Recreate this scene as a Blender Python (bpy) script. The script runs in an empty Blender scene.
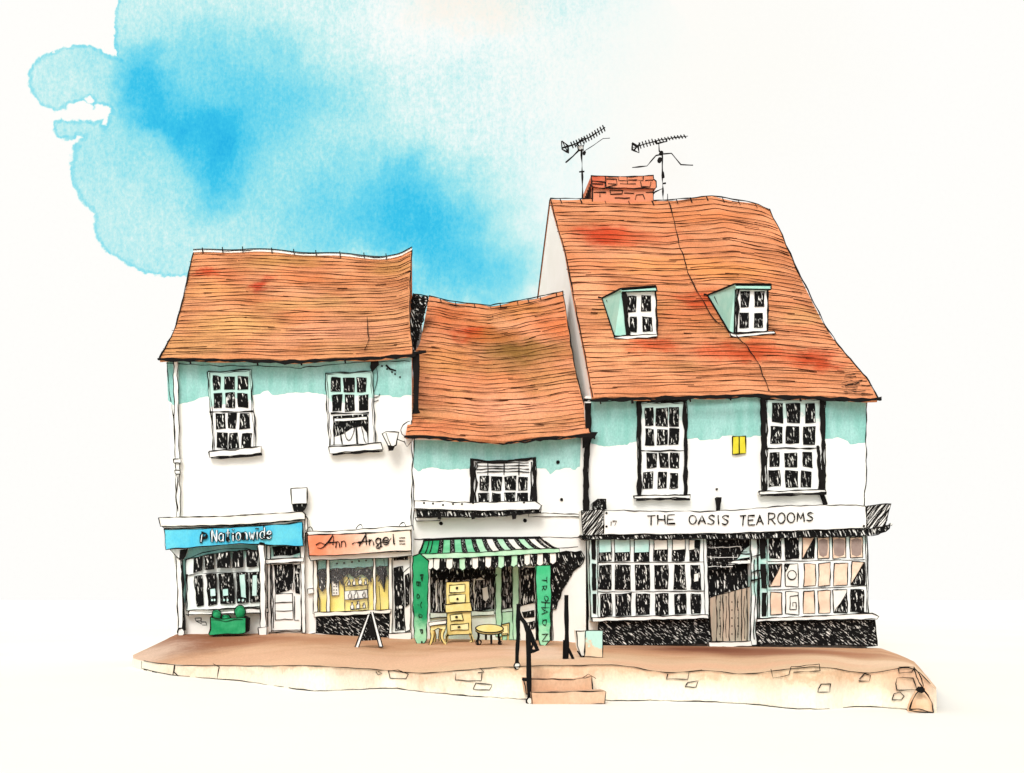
import bpy, math, random
from mathutils import Vector

random.seed(11)
SC = bpy.context.scene
COL = SC.collection

# ------------------------------------------------------------------ camera, sky light, sun, exposure
CAMD, F, VPX, VPY, EYE = 30.0, 1140.0, 420.0, 590.0, 1.316
cd = bpy.data.cameras.new('camera'); cam = bpy.data.objects.new('camera', cd); COL.objects.link(cam)
cam.location = (0, -CAMD, EYE); cam.rotation_euler = (math.radians(90), 0, 0)
cd.sensor_width = 36; cd.lens = 36 * F / 1024
cd.shift_x = (512 - VPX) / 1024; cd.shift_y = (VPY - 386.5) / 1024
cd.clip_end = 2000
SC.camera = cam

EXPO = -0.1
SUN_ELEV, SUN_AZ = math.radians(44), math.radians(-164)
w = bpy.data.worlds.new('World'); SC.world = w; w.use_nodes = True
nt = w.node_tree; bg = nt.nodes['Background']
sk = nt.nodes.new('ShaderNodeTexSky'); sk.sky_type = 'NISHITA'; sk.sun_disc = False
sk.sun_elevation = SUN_ELEV; sk.sun_rotation = SUN_AZ; sk.dust_density = 4.0; sk.ozone_density = 1.0
hs = nt.nodes.new('ShaderNodeHueSaturation'); hs.inputs['Saturation'].default_value = 0.12   # thin overcast
nt.links.new(sk.outputs[0], hs.inputs['Color']); nt.links.new(hs.outputs[0], bg.inputs['Color'])
bg.inputs['Strength'].default_value = 0.15
sd = bpy.data.lights.new('sun', 'SUN'); sun = bpy.data.objects.new('sun', sd); COL.objects.link(sun)
sd.energy = 1.5; sd.angle = math.radians(22); sd.color = (1.0, 0.965, 0.91)
tosun = Vector((math.sin(SUN_AZ) * math.cos(SUN_ELEV), math.cos(SUN_AZ) * math.cos(SUN_ELEV), math.sin(SUN_ELEV)))
sun.rotation_euler = tosun.to_track_quat('Z', 'Y').to_euler()
sun.location = tosun * 60
SC.view_settings.view_transform = 'Standard'; SC.view_settings.look = 'None'
SC.view_settings.gamma = 1; SC.view_settings.use_curve_mapping = False
SC.view_settings.exposure = EXPO

# ------------------------------------------------------------------ helpers
def P(px, py, Y=0.0):
    d = CAMD + Y
    return Vector(((px - VPX) / F * d, Y, EYE + (VPY - py) / F * d))

def lin(c):
    return tuple(((v / 255) / 12.92 if v / 255 <= .04045 else ((v / 255 + .055) / 1.055) ** 2.4) for v in c)

class NoiseLine:                      # smooth random wobble along a pen line
    def __init__(self, amp):
        self.t = [(random.uniform(.05, .45), random.uniform(0, 6.28), random.uniform(.4, 1)) for _ in range(4)]
        self.a = amp / 2.2
    def __call__(self, s):
        return self.a * sum(k * math.sin(f * s + p) for f, p, k in self.t)

class RaggedEdge:                     # stepped drying edge of a wash
    def __init__(self): self.v = 0.0; self.n = 0
    def __call__(self, x):
        if self.n <= 0: self.v = random.uniform(-1.6, 1.6); self.n = random.randint(1, 9)
        self.n -= 1; return self.v + random.uniform(-.35, .35)

def resample(pts, step):
    out = [pts[0]]
    for a, b in zip(pts, pts[1:]):
        L = math.dist(a, b); n = max(1, int(round(L / step)))
        for i in range(1, n + 1):
            t = i / n; out.append(tuple(a[k] + (b[k] - a[k]) * t for k in range(len(a))))
    return out

def along(pts, t):
    ds = [math.dist(a, b) for a, b in zip(pts, pts[1:])]; L = sum(ds) * min(max(t, 0), 1)
    for (a, b), d in zip(zip(pts, pts[1:]), ds):
        if L <= d and d > 0:
            k = L / d; return tuple(a[i] + (b[i] - a[i]) * k for i in range(len(a)))
        L -= d
    return tuple(pts[-1])

def smooth(pts, n=2):                 # Chaikin, keeps the ends
    for _ in range(n):
        q = [pts[0]]
        for a, b in zip(pts, pts[1:]):
            q.append(tuple(.75 * a[k] + .25 * b[k] for k in range(len(a))))
            q.append(tuple(.25 * a[k] + .75 * b[k] for k in range(len(a))))
        q.append(pts[-1]); pts = q
    return pts

def ell(cx, cy, rx, ry, n=16, a0=0, a1=360):
    return [(cx + rx * math.cos(math.radians(a0 + (a1 - a0) * i / n)), cy + ry * math.sin(math.radians(a0 + (a1 - a0) * i / n)))
            for i in range(n + (0 if a1 - a0 == 360 else 1))]

class MB:
    """collects shapes for ONE mesh object; material slot 0 is its paint, slot 1 its ink line"""
    def __init__(s): s.v = []; s.f = []; s.m = []
    def add(s, vs, fs, m=0):
        o = len(s.v); s.v += [Vector(q) for q in vs]; s.f += [[i + o for i in q] for q in fs]; s.m += [m] * len(fs)
    def slab3(s, pts, off, m=0):
        n = len(pts); off = Vector(off); pts = [Vector(q) for q in pts]
        fs = [list(range(n)), list(range(2 * n - 1, n - 1, -1))] + [[i, i + n, (i + 1) % n + n, (i + 1) % n] for i in range(n)]
        s.add(pts + [q + off for q in pts], fs, m); return s
    def prism(s, pts, Y=0.0, t=0.1, m=0, ink=0, jit=.5, im=1):
        """outline in the facade plane at depth Y, going t metres back"""
        yf = Y if callable(Y) else (lambda a: Y)
        s.slab3([P(a, b, yf(a)) for a, b in pts], (0, t, 0), m)
        if ink: s.ink(list(pts) + [pts[0]], Y, ink, jit, m=im)
        return s
    def rect(s, x0, y0, x1, y1, Y=0.0, t=0.1, m=0, ink=0, jit=.5, im=1):
        return s.prism([(x0, y0), (x1, y0), (x1, y1), (x0, y1)], Y, t, m, ink, jit, im)
    def tube3(s, pts, r, m=1, n=5):
        pts = [Vector(q) for q in pts]; N = len(pts)
        if N < 2: return s
        rs = r if isinstance(r, (list, tuple)) else [r] * N
        vs = []; fs = []
        for i, q in enumerate(pts):
            d = (pts[min(i + 1, N - 1)] - pts[max(i - 1, 0)])
            if d.length < 1e-7: d = Vector((0, 0, 1))
            d.normalize()
            up = Vector((0, 1, 0)) if abs(d.y) < .9 else Vector((1, 0, 0))
            a = d.cross(up).normalized(); b = d.cross(a)
            for k in range(n):
                th = 2 * math.pi * (k + .5) / n
                vs.append(q + (a * math.cos(th) + b * math.sin(th)) * rs[i])
        for i in range(N - 1):
            for k in range(n):
                k2 = (k + 1) % n
                fs.append([i * n + k, i * n + k2, (i + 1) * n + k2, (i + 1) * n + k])
        fs.append(list(range(n - 1, -1, -1))); fs.append([(N - 1) * n + k for k in range(n)])
        s.add(vs, fs, m); return s
    def ink(s, pts, Y=0.0, wd=1.2, jit=.5, m=1, step=5.0, taper=False):
        yf = Y if callable(Y) else (lambda a: Y)
        q = resample([tuple(p) for p in pts], step); nx, nz, nw = NoiseLine(jit), NoiseLine(jit), NoiseLine(.6)
        p3 = []; rs = []; L = len(q)
        for i, (a, b) in enumerate(q):
            y = yf(a); p3.append(P(a + nx(i * step), b + nz(i * step), y))
            k = 1 + nw(i * step)
            if taper: k *= .45 + .55 * math.sin(math.pi * min(1, (i + .6) / L))
            rs.append(max(.3, k) * wd * .5 * (CAMD + y) / F)
        return s.tube3(p3, rs, m, 4)
    def box(s, lo, hi, m=0):
        (a, b, c), (d, e, f) = lo, hi
        return s.slab3([(a, b, c), (d, b, c), (d, b, f), (a, b, f)], (0, e - b, 0), m)
    def lathe(s, base, prof, m=0, n=14):
        vs = []; fs = []; b = Vector(base)
        for r, z in prof:
            for k in range(n):
                th = 2 * math.pi * k / n; vs.append(b + Vector((r * math.cos(th), r * math.sin(th), z)))
        for i in range(len(prof) - 1):
            for k in range(n):
                k2 = (k + 1) % n; fs.append([i * n + k, i * n + k2, (i + 1) * n + k2, (i + 1) * n + k])
        fs.append(list(range(n - 1, -1, -1))); fs.append([(len(prof) - 1) * n + k for k in range(n)])
        s.add(vs, fs, m); return s
    def blob(s, c, r, m=0, seed=0, n=12):
        R = random.Random(seed); ph = [R.uniform(0, 6) for _ in range(4)]; vs = []; fs = []; c = Vector(c)
        for i in range(1, n):
            th = math.pi * i / n
            for k in range(2 * n):
                a = math.pi * k / n
                f = 1 + .09 * math.sin(3 * a + ph[0]) * math.sin(2 * th + ph[1]) + .06 * math.sin(5 * a + ph[2]) * math.sin(4 * th)
                vs.append(c + Vector((r[0] * f * math.sin(th) * math.cos(a), r[1] * f * math.sin(th) * math.sin(a), r[2] * f * math.cos(th))))
        w_ = 2 * n
        for i in range(n - 2):
            for k in range(w_):
                k2 = (k + 1) % w_; fs.append([i * w_ + k, (i + 1) * w_ + k, (i + 1) * w_ + k2, i * w_ + k2])
        fs.append(list(range(w_))); fs.append([(n - 2) * w_ + k for k in range(w_ - 1, -1, -1)])
        s.add(vs, fs, m); return s
    def text(s, strokes, x0, y0, x1, y1, Y, wd, m=1, jit=.3):
        """pen strokes given in a unit box, laid in the box x0..x1, y0 (top)..y1"""
        for st in strokes:
            s.ink([(x0 + a * (x1 - x0), y1 - b * (y1 - y0)) for a, b in st], Y, wd, jit, m, 2.0)
        return s
    def hatch(s, poly, Y, slope, gap, wd, jit=.6, m=1):
        """parallel pen strokes clipped to an outline; slope = dy/dx on the facade"""
        cs = [y - slope * x for x, y in poly]; c = min(cs) + gap * .5; g = gap * math.hypot(1, slope)
        while c < max(cs):
            hits = []
            for (xa, ya), (xb, yb) in zip(poly, poly[1:] + poly[:1]):
                fa, fb = ya - slope * xa - c, yb - slope * xb - c
                if fa * fb < 0: t = fa / (fa - fb); hits.append((xa + (xb - xa) * t, ya + (yb - ya) * t))
            hits.sort()
            for p, q in zip(hits[0::2], hits[1::2]): s.ink([(p[0] + random.uniform(-.6, 1), p[1]), (q[0] + random.uniform(-1, .6), q[1])], Y, wd * random.uniform(.75, 1.25), jit, m)
            c += g * random.uniform(.7, 1.3)
        return s
    def build(s, name, mats, parent=None, base=None, smooth_=False):
        org = parent_origin(parent) if parent else Vector(base if base is not None else (0, 0, 0))
        me = bpy.data.meshes.new(name)
        me.from_pydata([tuple(q - org) for q in s.v], [], s.f)
        for mm in (mats if isinstance(mats, (list, tuple)) else [mats, INK]): me.materials.append(mm)
        me.polygons.foreach_set('material_index', s.m)
        if smooth_: me.polygons.foreach_set('use_smooth', [True] * len(s.f))
        me.update()
        o = bpy.data.objects.new(name, me); COL.objects.link(o)
        if parent: o.parent = parent
        else: o.location = org
        return o

def parent_origin(p):
    v = Vector((0, 0, 0))
    while p: v += p.location; p = p.parent
    return v

def tag(o, label=None, cat=None, group=None, kind=None):
    if label: o['label'] = label
    if cat: o['category'] = cat
    if group: o['group'] = group
    if kind: o['kind'] = kind
    return o

def thing(name, loc, label, cat, group=None):
    o = bpy.data.objects.new(name, None); COL.objects.link(o); o.location = loc; o.empty_display_size = .2
    return tag(o, label, cat, group)

# ------------------------------------------------------------------ materials: matt watercolour washes and pen ink
def nodes(name):
    m = bpy.data.materials.new(name); m.use_nodes = True; n = m.node_tree
    b = n.nodes['Principled BSDF']; b.inputs['Roughness'].default_value = .9
    b.inputs['Specular IOR Level'].default_value = 0.05
    return m, n, b

def mixc(n, fac, a, b, mode='MIX'):
    x = n.nodes.new('ShaderNodeMix'); x.data_type = 'RGBA'; x.blend_type = mode
    for sock, val in ((x.inputs[0], fac), (x.inputs[6], a), (x.inputs[7], b)):
        if hasattr(val, 'is_linked'): n.links.new(val, sock)
        elif isinstance(val, (int, float)): sock.default_value = val
        else: sock.default_value = (*val[:3], 1)
    return x.outputs[2]

def maprange(n, v, a, b, c=0, d=1, mode='SMOOTHSTEP'):
    x = n.nodes.new('ShaderNodeMapRange'); x.interpolation_type = mode
    n.links.new(v, x.inputs[0])
    for i, q in enumerate((a, b, c, d)): x.inputs[i + 1].default_value = q
    return x.outputs[0]

def mth(n, op, a, b=None):
    x = n.nodes.new('ShaderNodeMath'); x.operation = op
    for i, q in enumerate((a, b)):
        if q is None: continue
        if hasattr(q, 'is_linked'): n.links.new(q, x.inputs[i])
        else: x.inputs[i].default_value = q
    return x.outputs[0]

def vmath(n, op, a, b=None):
    x = n.nodes.new('ShaderNodeVectorMath'); x.operation = op
    for i, q in enumerate((a, b)):
        if q is None: continue
        if hasattr(q, 'is_linked'): n.links.new(q, x.inputs[i])
        else: x.inputs[i].default_value = q
    return x.outputs['Value'] if op in ('LENGTH', 'DOT_PRODUCT') else x.outputs['Vector']

def noise(n, vec, scale, detail=3, rough=.55, out=0):
    x = n.nodes.new('ShaderNodeTexNoise'); x.inputs['Scale'].default_value = scale
    x.inputs['Detail'].default_value = detail; x.inputs['Roughness'].default_value = rough
    n.links.new(vec, x.inputs['Vector']); return x.outputs[out]

def wash(name, col, col2=None, scale=1.0, blobs=(), grain=.07, stretch=(1, 1, 1), lo=.3, hi=.7, split=None, fade=None):
    """pigment wash: two tones by a soft noise, stains of their own shape, paper tooth"""
    m, n, b = nodes(name)
    tc = n.nodes.new('ShaderNodeTexCoord').outputs['Object']
    v = vmath(n, 'MULTIPLY', tc, stretch)
    c1 = lin(col); c2 = lin(col2) if col2 else tuple(x * .9 for x in c1)
    c = mixc(n, maprange(n, noise(n, v, scale, 4), lo, hi), c1, c2)
    if fade:                          # the wash thins out along one axis
        ax, ya, yb_, fc, amt, fw = fade
        sx = n.nodes.new('ShaderNodeSeparateXYZ'); n.links.new(vmath(n, 'ADD', tc, vmath(n, 'MULTIPLY', vmath(n, 'SUBTRACT', noise(n, tc, .55, 4, .6, 1), (.5, .5, .5)), fw)), sx.inputs[0])
        c = mixc(n, maprange(n, sx.outputs[ax], ya, yb_, 0, amt), c, lin(fc))
    if blobs or split:
        wob = vmath(n, 'MULTIPLY', vmath(n, 'SUBTRACT', noise(n, tc, 1.5, 6, .68, 1), (.5, .5, .5)), (1.7, 1.7, 1.3))
        tw = vmath(n, 'ADD', tc, wob)
    for cen, r, bc, amt in blobs:
        d = vmath(n, 'LENGTH', vmath(n, 'MULTIPLY', vmath(n, 'SUBTRACT', tw, tuple(cen)), tuple(1 / q for q in r)))
        c = mixc(n, maprange(n, d, 1.0, 0.15, 0, amt), c, lin(bc))
    if split:                         # a second colour above a watery edge at local height z0
        z0, sc, amt = split
        sx = n.nodes.new('ShaderNodeSeparateXYZ'); n.links.new(tw, sx.inputs[0])
        c = mixc(n, maprange(n, sx.outputs[2], z0 - .04, z0 + .04, 0, amt), c, lin(sc))
    g = noise(n, vmath(n, 'MULTIPLY', tc, (1.3, 1, .8)), 17, 3, .75)
    c = mixc(n, 1.0, c, mixc(n, maprange(n, g, .25, .75, 0, 1, 'LINEAR'), (1 - grain,) * 3, (1 + grain,) * 3), 'MULTIPLY')
    n.links.new(c, b.inputs['Base Color'])
    bp = n.nodes.new('ShaderNodeBump'); bp.inputs['Strength'].default_value = .12; bp.inputs['Distance'].default_value = .02
    n.links.new(g, bp.inputs['Height']); n.links.new(bp.outputs[0], b.inputs['Normal'])
    return m

def scribble(name, white=.12, ang=0.0, scale=(38, 38, 6), dark=(20, 20, 20), light=(235, 235, 228)):
    """dense pen scribble: black strokes with slivers of paper left between them"""
    m, n, b = nodes(name)
    tc = n.nodes.new('ShaderNodeTexCoord').outputs['Object']
    mp = n.nodes.new('ShaderNodeMapping'); mp.inputs['Rotation'].default_value = (0, ang, 0)
    n.links.new(tc, mp.inputs[0])
    v = vmath(n, 'MULTIPLY', vmath(n, 'ADD', mp.outputs[0], vmath(n, 'MULTIPLY', noise(n, tc, 5, 2, .5, 1), (.08, .08, .08))), scale)
    f = maprange(n, noise(n, v, 1.0, 2, .5), .66 - white, .76 - white)
    n.links.new(mixc(n, f, lin(dark), lin(light)), b.inputs['Base Color'])
    return m

def plain(name, col, rough=.9):
    m, n, b = nodes(name); b.inputs['Base Color'].default_value = (*lin(col), 1); b.inputs['Roughness'].default_value = rough
    return m

INK = plain('pen_ink', (28, 26, 25))
SEPIA = plain('sepia_ink', (66, 34, 20))
WHITE = wash('white_limewash', (244, 243, 238), (238, 237, 230), .6, grain=.012)
CREAMW = wash('cream_white', (243, 241, 232), (236, 232, 220), 1.2, grain=.02)
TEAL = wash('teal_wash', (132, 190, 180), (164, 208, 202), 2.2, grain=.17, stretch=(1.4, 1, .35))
TEALP = wash('pale_teal_wash', (178, 222, 212), (206, 234, 228), 2.2, grain=.05)
PANE = scribble('dark_scribbled_glass', .082, .12, scale=(30, 30, 5))
PANE2 = scribble('dark_glass_streaks', .09, scale=(30, 30, 5))
HATCHD = scribble('diagonal_pen_hatch', .085, .95, (42, 42, 6))
HATCHS = scribble('slanting_pen_hatch', .21, -.8, (34, 34, 2))
HATCHV = scribble('heavy_pen_hatch', .11, .35, (26, 26, 4))
HATCHH = scribble('level_pen_hatch', .13, 0, (4, 30, 34))
GREEN = wash('green_gloss', (34, 146, 90), (66, 172, 116), 3, grain=.14)
GREENL = wash('pale_green', (168, 218, 178), (196, 230, 200), 3, grain=.05)
GREENM = wash('mid_green', (104, 192, 138), (140, 208, 164), 3, grain=.06)
YELLOW = wash('yellow_pine', (226, 202, 120), (236, 218, 150), 4, grain=.05)
YELLOWP = wash('pale_yellow', (240, 226, 150), (244, 236, 186), 3, grain=.04)
CLEAR, n_, b_ = nodes('clear_glass')
b_.inputs['Base Color'].default_value = (1, 1, 1, 1); b_.inputs['Roughness'].default_value = .05
b_.inputs['Alpha'].default_value = .03
# ------------------------------------------------------------------ sky: white overcast with one big blue break in it
def build_sky():
    SY = 170.0; mb = MB(); zs = [-3, 60, 130, 260]
    plan = [(-420, -60), (-330, 60), (-240, 140), (-150, SY), (0, SY), (150, SY), (240, 140), (330, 60), (420, -60)]
    vs = [(x, y, z) for z in zs for x, y in plan]; n = len(plan)
    fs = [[i * n + k, i * n + k + 1, (i + 1) * n + k + 1, (i + 1) * n + k] for i in range(len(zs) - 1) for k in range(n - 1)]
    mb.add(vs, fs, 0)
    m = bpy.data.materials.new('sky_wash'); m.use_nodes = True; nn = m.node_tree; nn.nodes.clear()
    tc = nn.nodes.new('ShaderNodeTexCoord').outputs['Object']
    s = nn.nodes.new('ShaderNodeSeparateXYZ'); nn.links.new(tc, s.inputs[0])
    k = F / (CAMD + SY)
    U = mth(nn, 'MULTIPLY_ADD', s.outputs[0], k); U.node.inputs[2].default_value = VPX
    V = mth(nn, 'MULTIPLY_ADD', s.outputs[2], -k); V.node.inputs[2].default_value = VPY + EYE * k
    cb = nn.nodes.new('ShaderNodeCombineXYZ'); nn.links.new(U, cb.inputs[0]); nn.links.new(V, cb.inputs[1]); q = cb.outputs[0]
    def warp(amp, sc, det=4):
        return vmath(nn, 'MULTIPLY', vmath(nn, 'SUBTRACT', noise(nn, q, sc, det, .55, 1), (.5, .5, .5)), (amp, amp, 0))
    qe = vmath(nn, 'ADD', vmath(nn, 'ADD', q, warp(16, .022, 3)), warp(8, .17, 3))     # watery edge
    qs = vmath(nn, 'ADD', vmath(nn, 'ADD', q, warp(95, .013, 5)), warp(26, .06, 4))    # soft inside
    def dist(p, c, r):
        return vmath(nn, 'LENGTH', vmath(nn, 'MULTIPLY', vmath(nn, 'SUBTRACT', p, (c[0], c[1], 0)), (1 / r[0], 1 / r[1], 1)))
    # outline: union of ellipses, signed distance in pixel-like units, negative inside
    EL = [((76, 80), (49, 35)), ((112, 88), (22, 34)), ((67, 130), (13.5, 12)), ((84, 128), (18, 8)), ((262, 30), (148, 140)), ((208, 168), (137, 82)),
          ((174, 226), (80, 50)), ((440, 165), (230, 170)), ((480, 110), (230, 190)), ((480, 240), (270, 95)), ((560, 140), (190, 150)), ((230, 215), (60, 62)), ((133, 105), (30, 36))]
    sdf = None
    for c, r in EL:
        d = mth(nn, 'MULTIPLY', mth(nn, 'SUBTRACT', dist(qe, c, r), 1.0), min(r))
        sdf = d if sdf is None else mth(nn, 'MINIMUM', sdf, d)
    for c, r in [((101, 111), (8, 6.5)), ((104, 119), (3, 5)), ((89, 101), (4, 3)), ((80, 111), (12, 8)), ((62, 117), (22, 5)), ((94, 114), (8, 3))]:     # dry holes
        d = mth(nn, 'MULTIPLY', mth(nn, 'SUBTRACT', 1.0, dist(qe, c, r)), min(r))
        sdf = mth(nn, 'MAXIMUM', sdf, d)
    mask = maprange(nn, sdf, .9, -.9)
    rim = mth(nn, 'MULTIPLY', maprange(nn, mth(nn, 'ABSOLUTE', mth(nn, 'ADD', sdf, 1.6)), 2.6, 0), maprange(nn, U, 330, 240))
    sx = nn.nodes.new('ShaderNodeSeparateXYZ'); nn.links.new(qs, sx.inputs[0])
    rightx = mth(nn, 'MULTIPLY_ADD', sx.outputs[1], .42); nn.links.new(sx.outputs[0], rightx.node.inputs[2])
    fade = maprange(nn, rightx, 735, 520)                        # soft right side
    G = [((134, 72), (26, 30), .42), ((152, 106), (34, 30), .42), ((192, 128), (44, 26), .38), ((222, 158), (32, 44), .40), ((205, 185), (26, 36), .2), ((200, 110), (110, 80), .20), ((190, 50), (90, 42), .10), ((250, 75), (90, 60), .14), ((310, 75), (70, 70), .14),
         ((345, 205), (60, 40), .20), ((412, 202), (46, 40), .46), ((385, 160), (50, 45), .14), ((445, 232), (70, 45), .30), ((400, 245), (80, 30), .20), ((475, 272), (66, 32), .52),
         ((515, 278), (40, 28), .26), ((500, 235), (50, 40), .14), ((322, 215), (40, 34), .18), ((265, 215), (60, 40), .12), ((250, 120), (70, 60), .16), ((150, 160), (60, 50), .07), ((130, 262), (40, 20), .05),
         ((430, 80), (130, 90), -.07), ((450, 130), (80, 50), -.05), ((150, 225), (60, 40), -.02), ((575, 90), (80, 90), -.13), ((300, 20), (170, 45), -.13), ((362, 262), (30, 16), -.20), ((580, 190), (50, 60), .04), ((470, 15), (90, 50), -.12), ((78, 82), (44, 34), -.05), ((105, 70), (22, 30), .05)]
    den = None
    for c, r, a in G:
        g = maprange(nn, dist(qs, c, r), 1.7, 0, 0, a * (.68 if a > 0 else 1))
        den = g if den is None else mth(nn, 'ADD', den, g)
    den = mth(nn, 'ADD', den, .27)
    gr = noise(nn, vmath(nn, 'MULTIPLY', q, (1, .62, 1)), .30, 4, .8)
    den = mth(nn, 'ADD', den, maprange(nn, gr, .2, .8, -.16, .16, 'LINEAR'))
    st_ = noise(nn, vmath(nn, 'MULTIPLY', q, (1, .3, 1)), .11, 5, .7)
    den = mth(nn, 'ADD', den, maprange(nn, st_, .25, .75, -.07, .07, 'LINEAR'))
    den = mth(nn, 'MULTIPLY', mth(nn, 'MULTIPLY', den, fade), mask)
    den = mth(nn, 'ADD', den, mth(nn, 'MULTIPLY', mth(nn, 'MULTIPLY', rim, mask), .13))
    rp = nn.nodes.new('ShaderNodeValToRGB'); e = rp.color_ramp.elements
    stops = [(0, (255, 254, 251)), (.10, (240, 251, 249)), (.24, (198, 241, 241)), (.40, (152, 228, 238)), (.58, (108, 214, 238)), (.78, (62, 198, 236)), (1, (36, 178, 230))]
    e[0].position = 0; e[0].color = (*lin(stops[0][1]), 1); e[1].position = 1; e[1].color = (*lin(stops[-1][1]), 1)
    for p, c in stops[1:-1]: x = e.new(p); x.color = (*lin(c), 1)
    nn.links.new(den, rp.inputs[0])
    col = rp.outputs[0]
    for c, r, cc, a in [((470, -2), (100, 46), (252, 240, 224), .6), ((700, 60), (260, 190), (253, 251, 243), .4), ((640, 190), (70, 60), (252, 246, 236), .35), ((545, 275), (26, 40), (252, 240, 224), .25)]:
        col = mixc(nn, mth(nn, 'MULTIPLY', maprange(nn, dist(qs, c, r), 1.0, .2, 0, a), mth(nn, 'SUBTRACT', 1.0, mth(nn, 'MINIMUM', mth(nn, 'MULTIPLY', den, 2.0), 1.0))), col, lin(cc))
    pg = maprange(nn, noise(nn, q, .25, 4, .8), .25, .75, .988, 1.014, 'LINEAR')
    col = mixc(nn, 1.0, col, pg, 'MULTIPLY')
    em = nn.nodes.new('ShaderNodeEmission'); out = nn.nodes.new('ShaderNodeOutputMaterial')
    nn.links.new(col, em.inputs['Color']); em.inputs['Strength'].default_value = 1.0 / 2 ** EXPO
    nn.links.new(em.outputs[0], out.inputs['Surface'])
    o = mb.build('sky', [m]); tag(o, 'pale overcast sky with a ragged blue watercolour break', kind='structure')
build_sky()

# ------------------------------------------------------------------ ground and raised pavement
GZ = -0.54
mb = MB(); mb.add([(-420, -120, GZ), (420, -120, GZ), (420, 320, GZ), (-420, 320, GZ)], [[0, 1, 2, 3]])
tag(mb.build('ground', [wash('white_ground', (241, 239, 231), (239, 237, 228), .15, grain=.01)]), 'plain chalk white ground', kind='structure')

TOP = [(133, 658), (141.5, 661), (174, 664.5), (217, 666), (283, 665), (343, 667), (378, 669), (421, 674), (464, 670), (498, 666), (515, 667), (566, 665), (614, 663.6), (667, 673.7),
       (706, 669), (744, 675), (786, 669), (821, 665), (865, 675), (900, 667), (915, 667), (936, 690)]
BOT = [(133, 667), (141.5, 670), (178, 676.6), (217, 679), (257, 683), (309, 692), (356, 690), (391, 688), (429, 693), (477, 697), (531, 700), (605, 701), (676, 701), (746, 703.6), (807, 711),
       (865, 706), (909, 710), (936, 713)]
BACK = [(133, 655, -2.2), (165, 640, -.6), (176, 634, 0.05), (300, 633, 0.05), (400, 638, 0.05), (450, 639, .05), (560, 641, .05), (600, 645, .05), (650, 645, .05), (880, 648, .05), (900, 655, -1.2), (915, 662, -3), (936, 687, -8)]

TOP = smooth(TOP, 2); BOT = smooth(BOT, 2)
def yat(line, x, k=1):
    for a, b in zip(line, line[1:]):
        if a[0] <= x <= b[0]: return a[k] + (b[k] - a[k]) * (x - a[0]) / (b[0] - a[0])
    return line[0][k] if x < line[0][0] else line[-1][k]
def front_bot(x):
    r = yat(BOT, x); d = F * (EYE - GZ) / (r - VPY); return P(x, r, d - CAMD)
def front_top(x):
    b = front_bot(x); return P(x, yat(TOP, x), b.y)
def back_pt(x):
    return P(x, yat(BACK, x, 1), yat(BACK, x, 2))
def on_pave(x, row):
    """depth at which the pavement shows at this point"""
    a, b = back_pt(x), front_top(x); lo, hi = 0.0, 1.0
    for _ in range(40):
        t = (lo + hi) / 2; q = a.lerp(b, t)
        r = VPY - (q.z - EYE) * F / (CAMD + q.y)
        if r < row: lo = t
        else: hi = t
    return a.lerp(b, (lo + hi) / 2).y

XS = sorted(set([133 + i * 5.5 for i in range(146)] + [936]))
NV = 16; mb = MB(); vs = []
for x in XS:
    a, b = back_pt(x), front_top(x)
    vs += [a.lerp(b, j / NV) for j in range(NV + 1)]
fs = [[i * (NV + 1) + j, i * (NV + 1) + j + 1, (i + 1) * (NV + 1) + j + 1, (i + 1) * (NV + 1) + j] for i in range(len(XS) - 1) for j in range(NV)]
mb.add(vs, fs)
nv = len(vs)       # underside, so the slab has its own thickness
mb.add([v - Vector((0, 0, .05)) for v in vs], [list(reversed(f)) for f in fs])
def pv(x, row): q = P(x, row, on_pave(x, row)); return (q.x, q.y, q.z)
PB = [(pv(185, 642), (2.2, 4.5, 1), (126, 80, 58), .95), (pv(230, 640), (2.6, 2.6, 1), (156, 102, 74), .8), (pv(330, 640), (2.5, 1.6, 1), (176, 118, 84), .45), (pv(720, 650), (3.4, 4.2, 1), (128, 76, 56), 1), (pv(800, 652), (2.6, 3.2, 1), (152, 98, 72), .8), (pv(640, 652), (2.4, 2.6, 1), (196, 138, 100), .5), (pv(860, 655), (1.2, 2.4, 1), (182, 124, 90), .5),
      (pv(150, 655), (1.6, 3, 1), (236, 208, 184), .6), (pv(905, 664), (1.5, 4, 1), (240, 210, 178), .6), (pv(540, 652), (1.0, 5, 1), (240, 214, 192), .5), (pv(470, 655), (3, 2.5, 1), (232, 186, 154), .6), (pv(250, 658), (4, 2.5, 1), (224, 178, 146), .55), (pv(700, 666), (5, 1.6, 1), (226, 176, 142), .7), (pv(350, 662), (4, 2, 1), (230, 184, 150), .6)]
tag(mb.build('pavement', [wash('brick_brown_wash', (196, 148, 112), (212, 170, 136), .7, blobs=PB, grain=.16, fade=(1, -3.5, -10.5, (224, 190, 154), .9, (0, 7, 0)))]), 'brown washed pavement before the shops', kind='structure')

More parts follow.
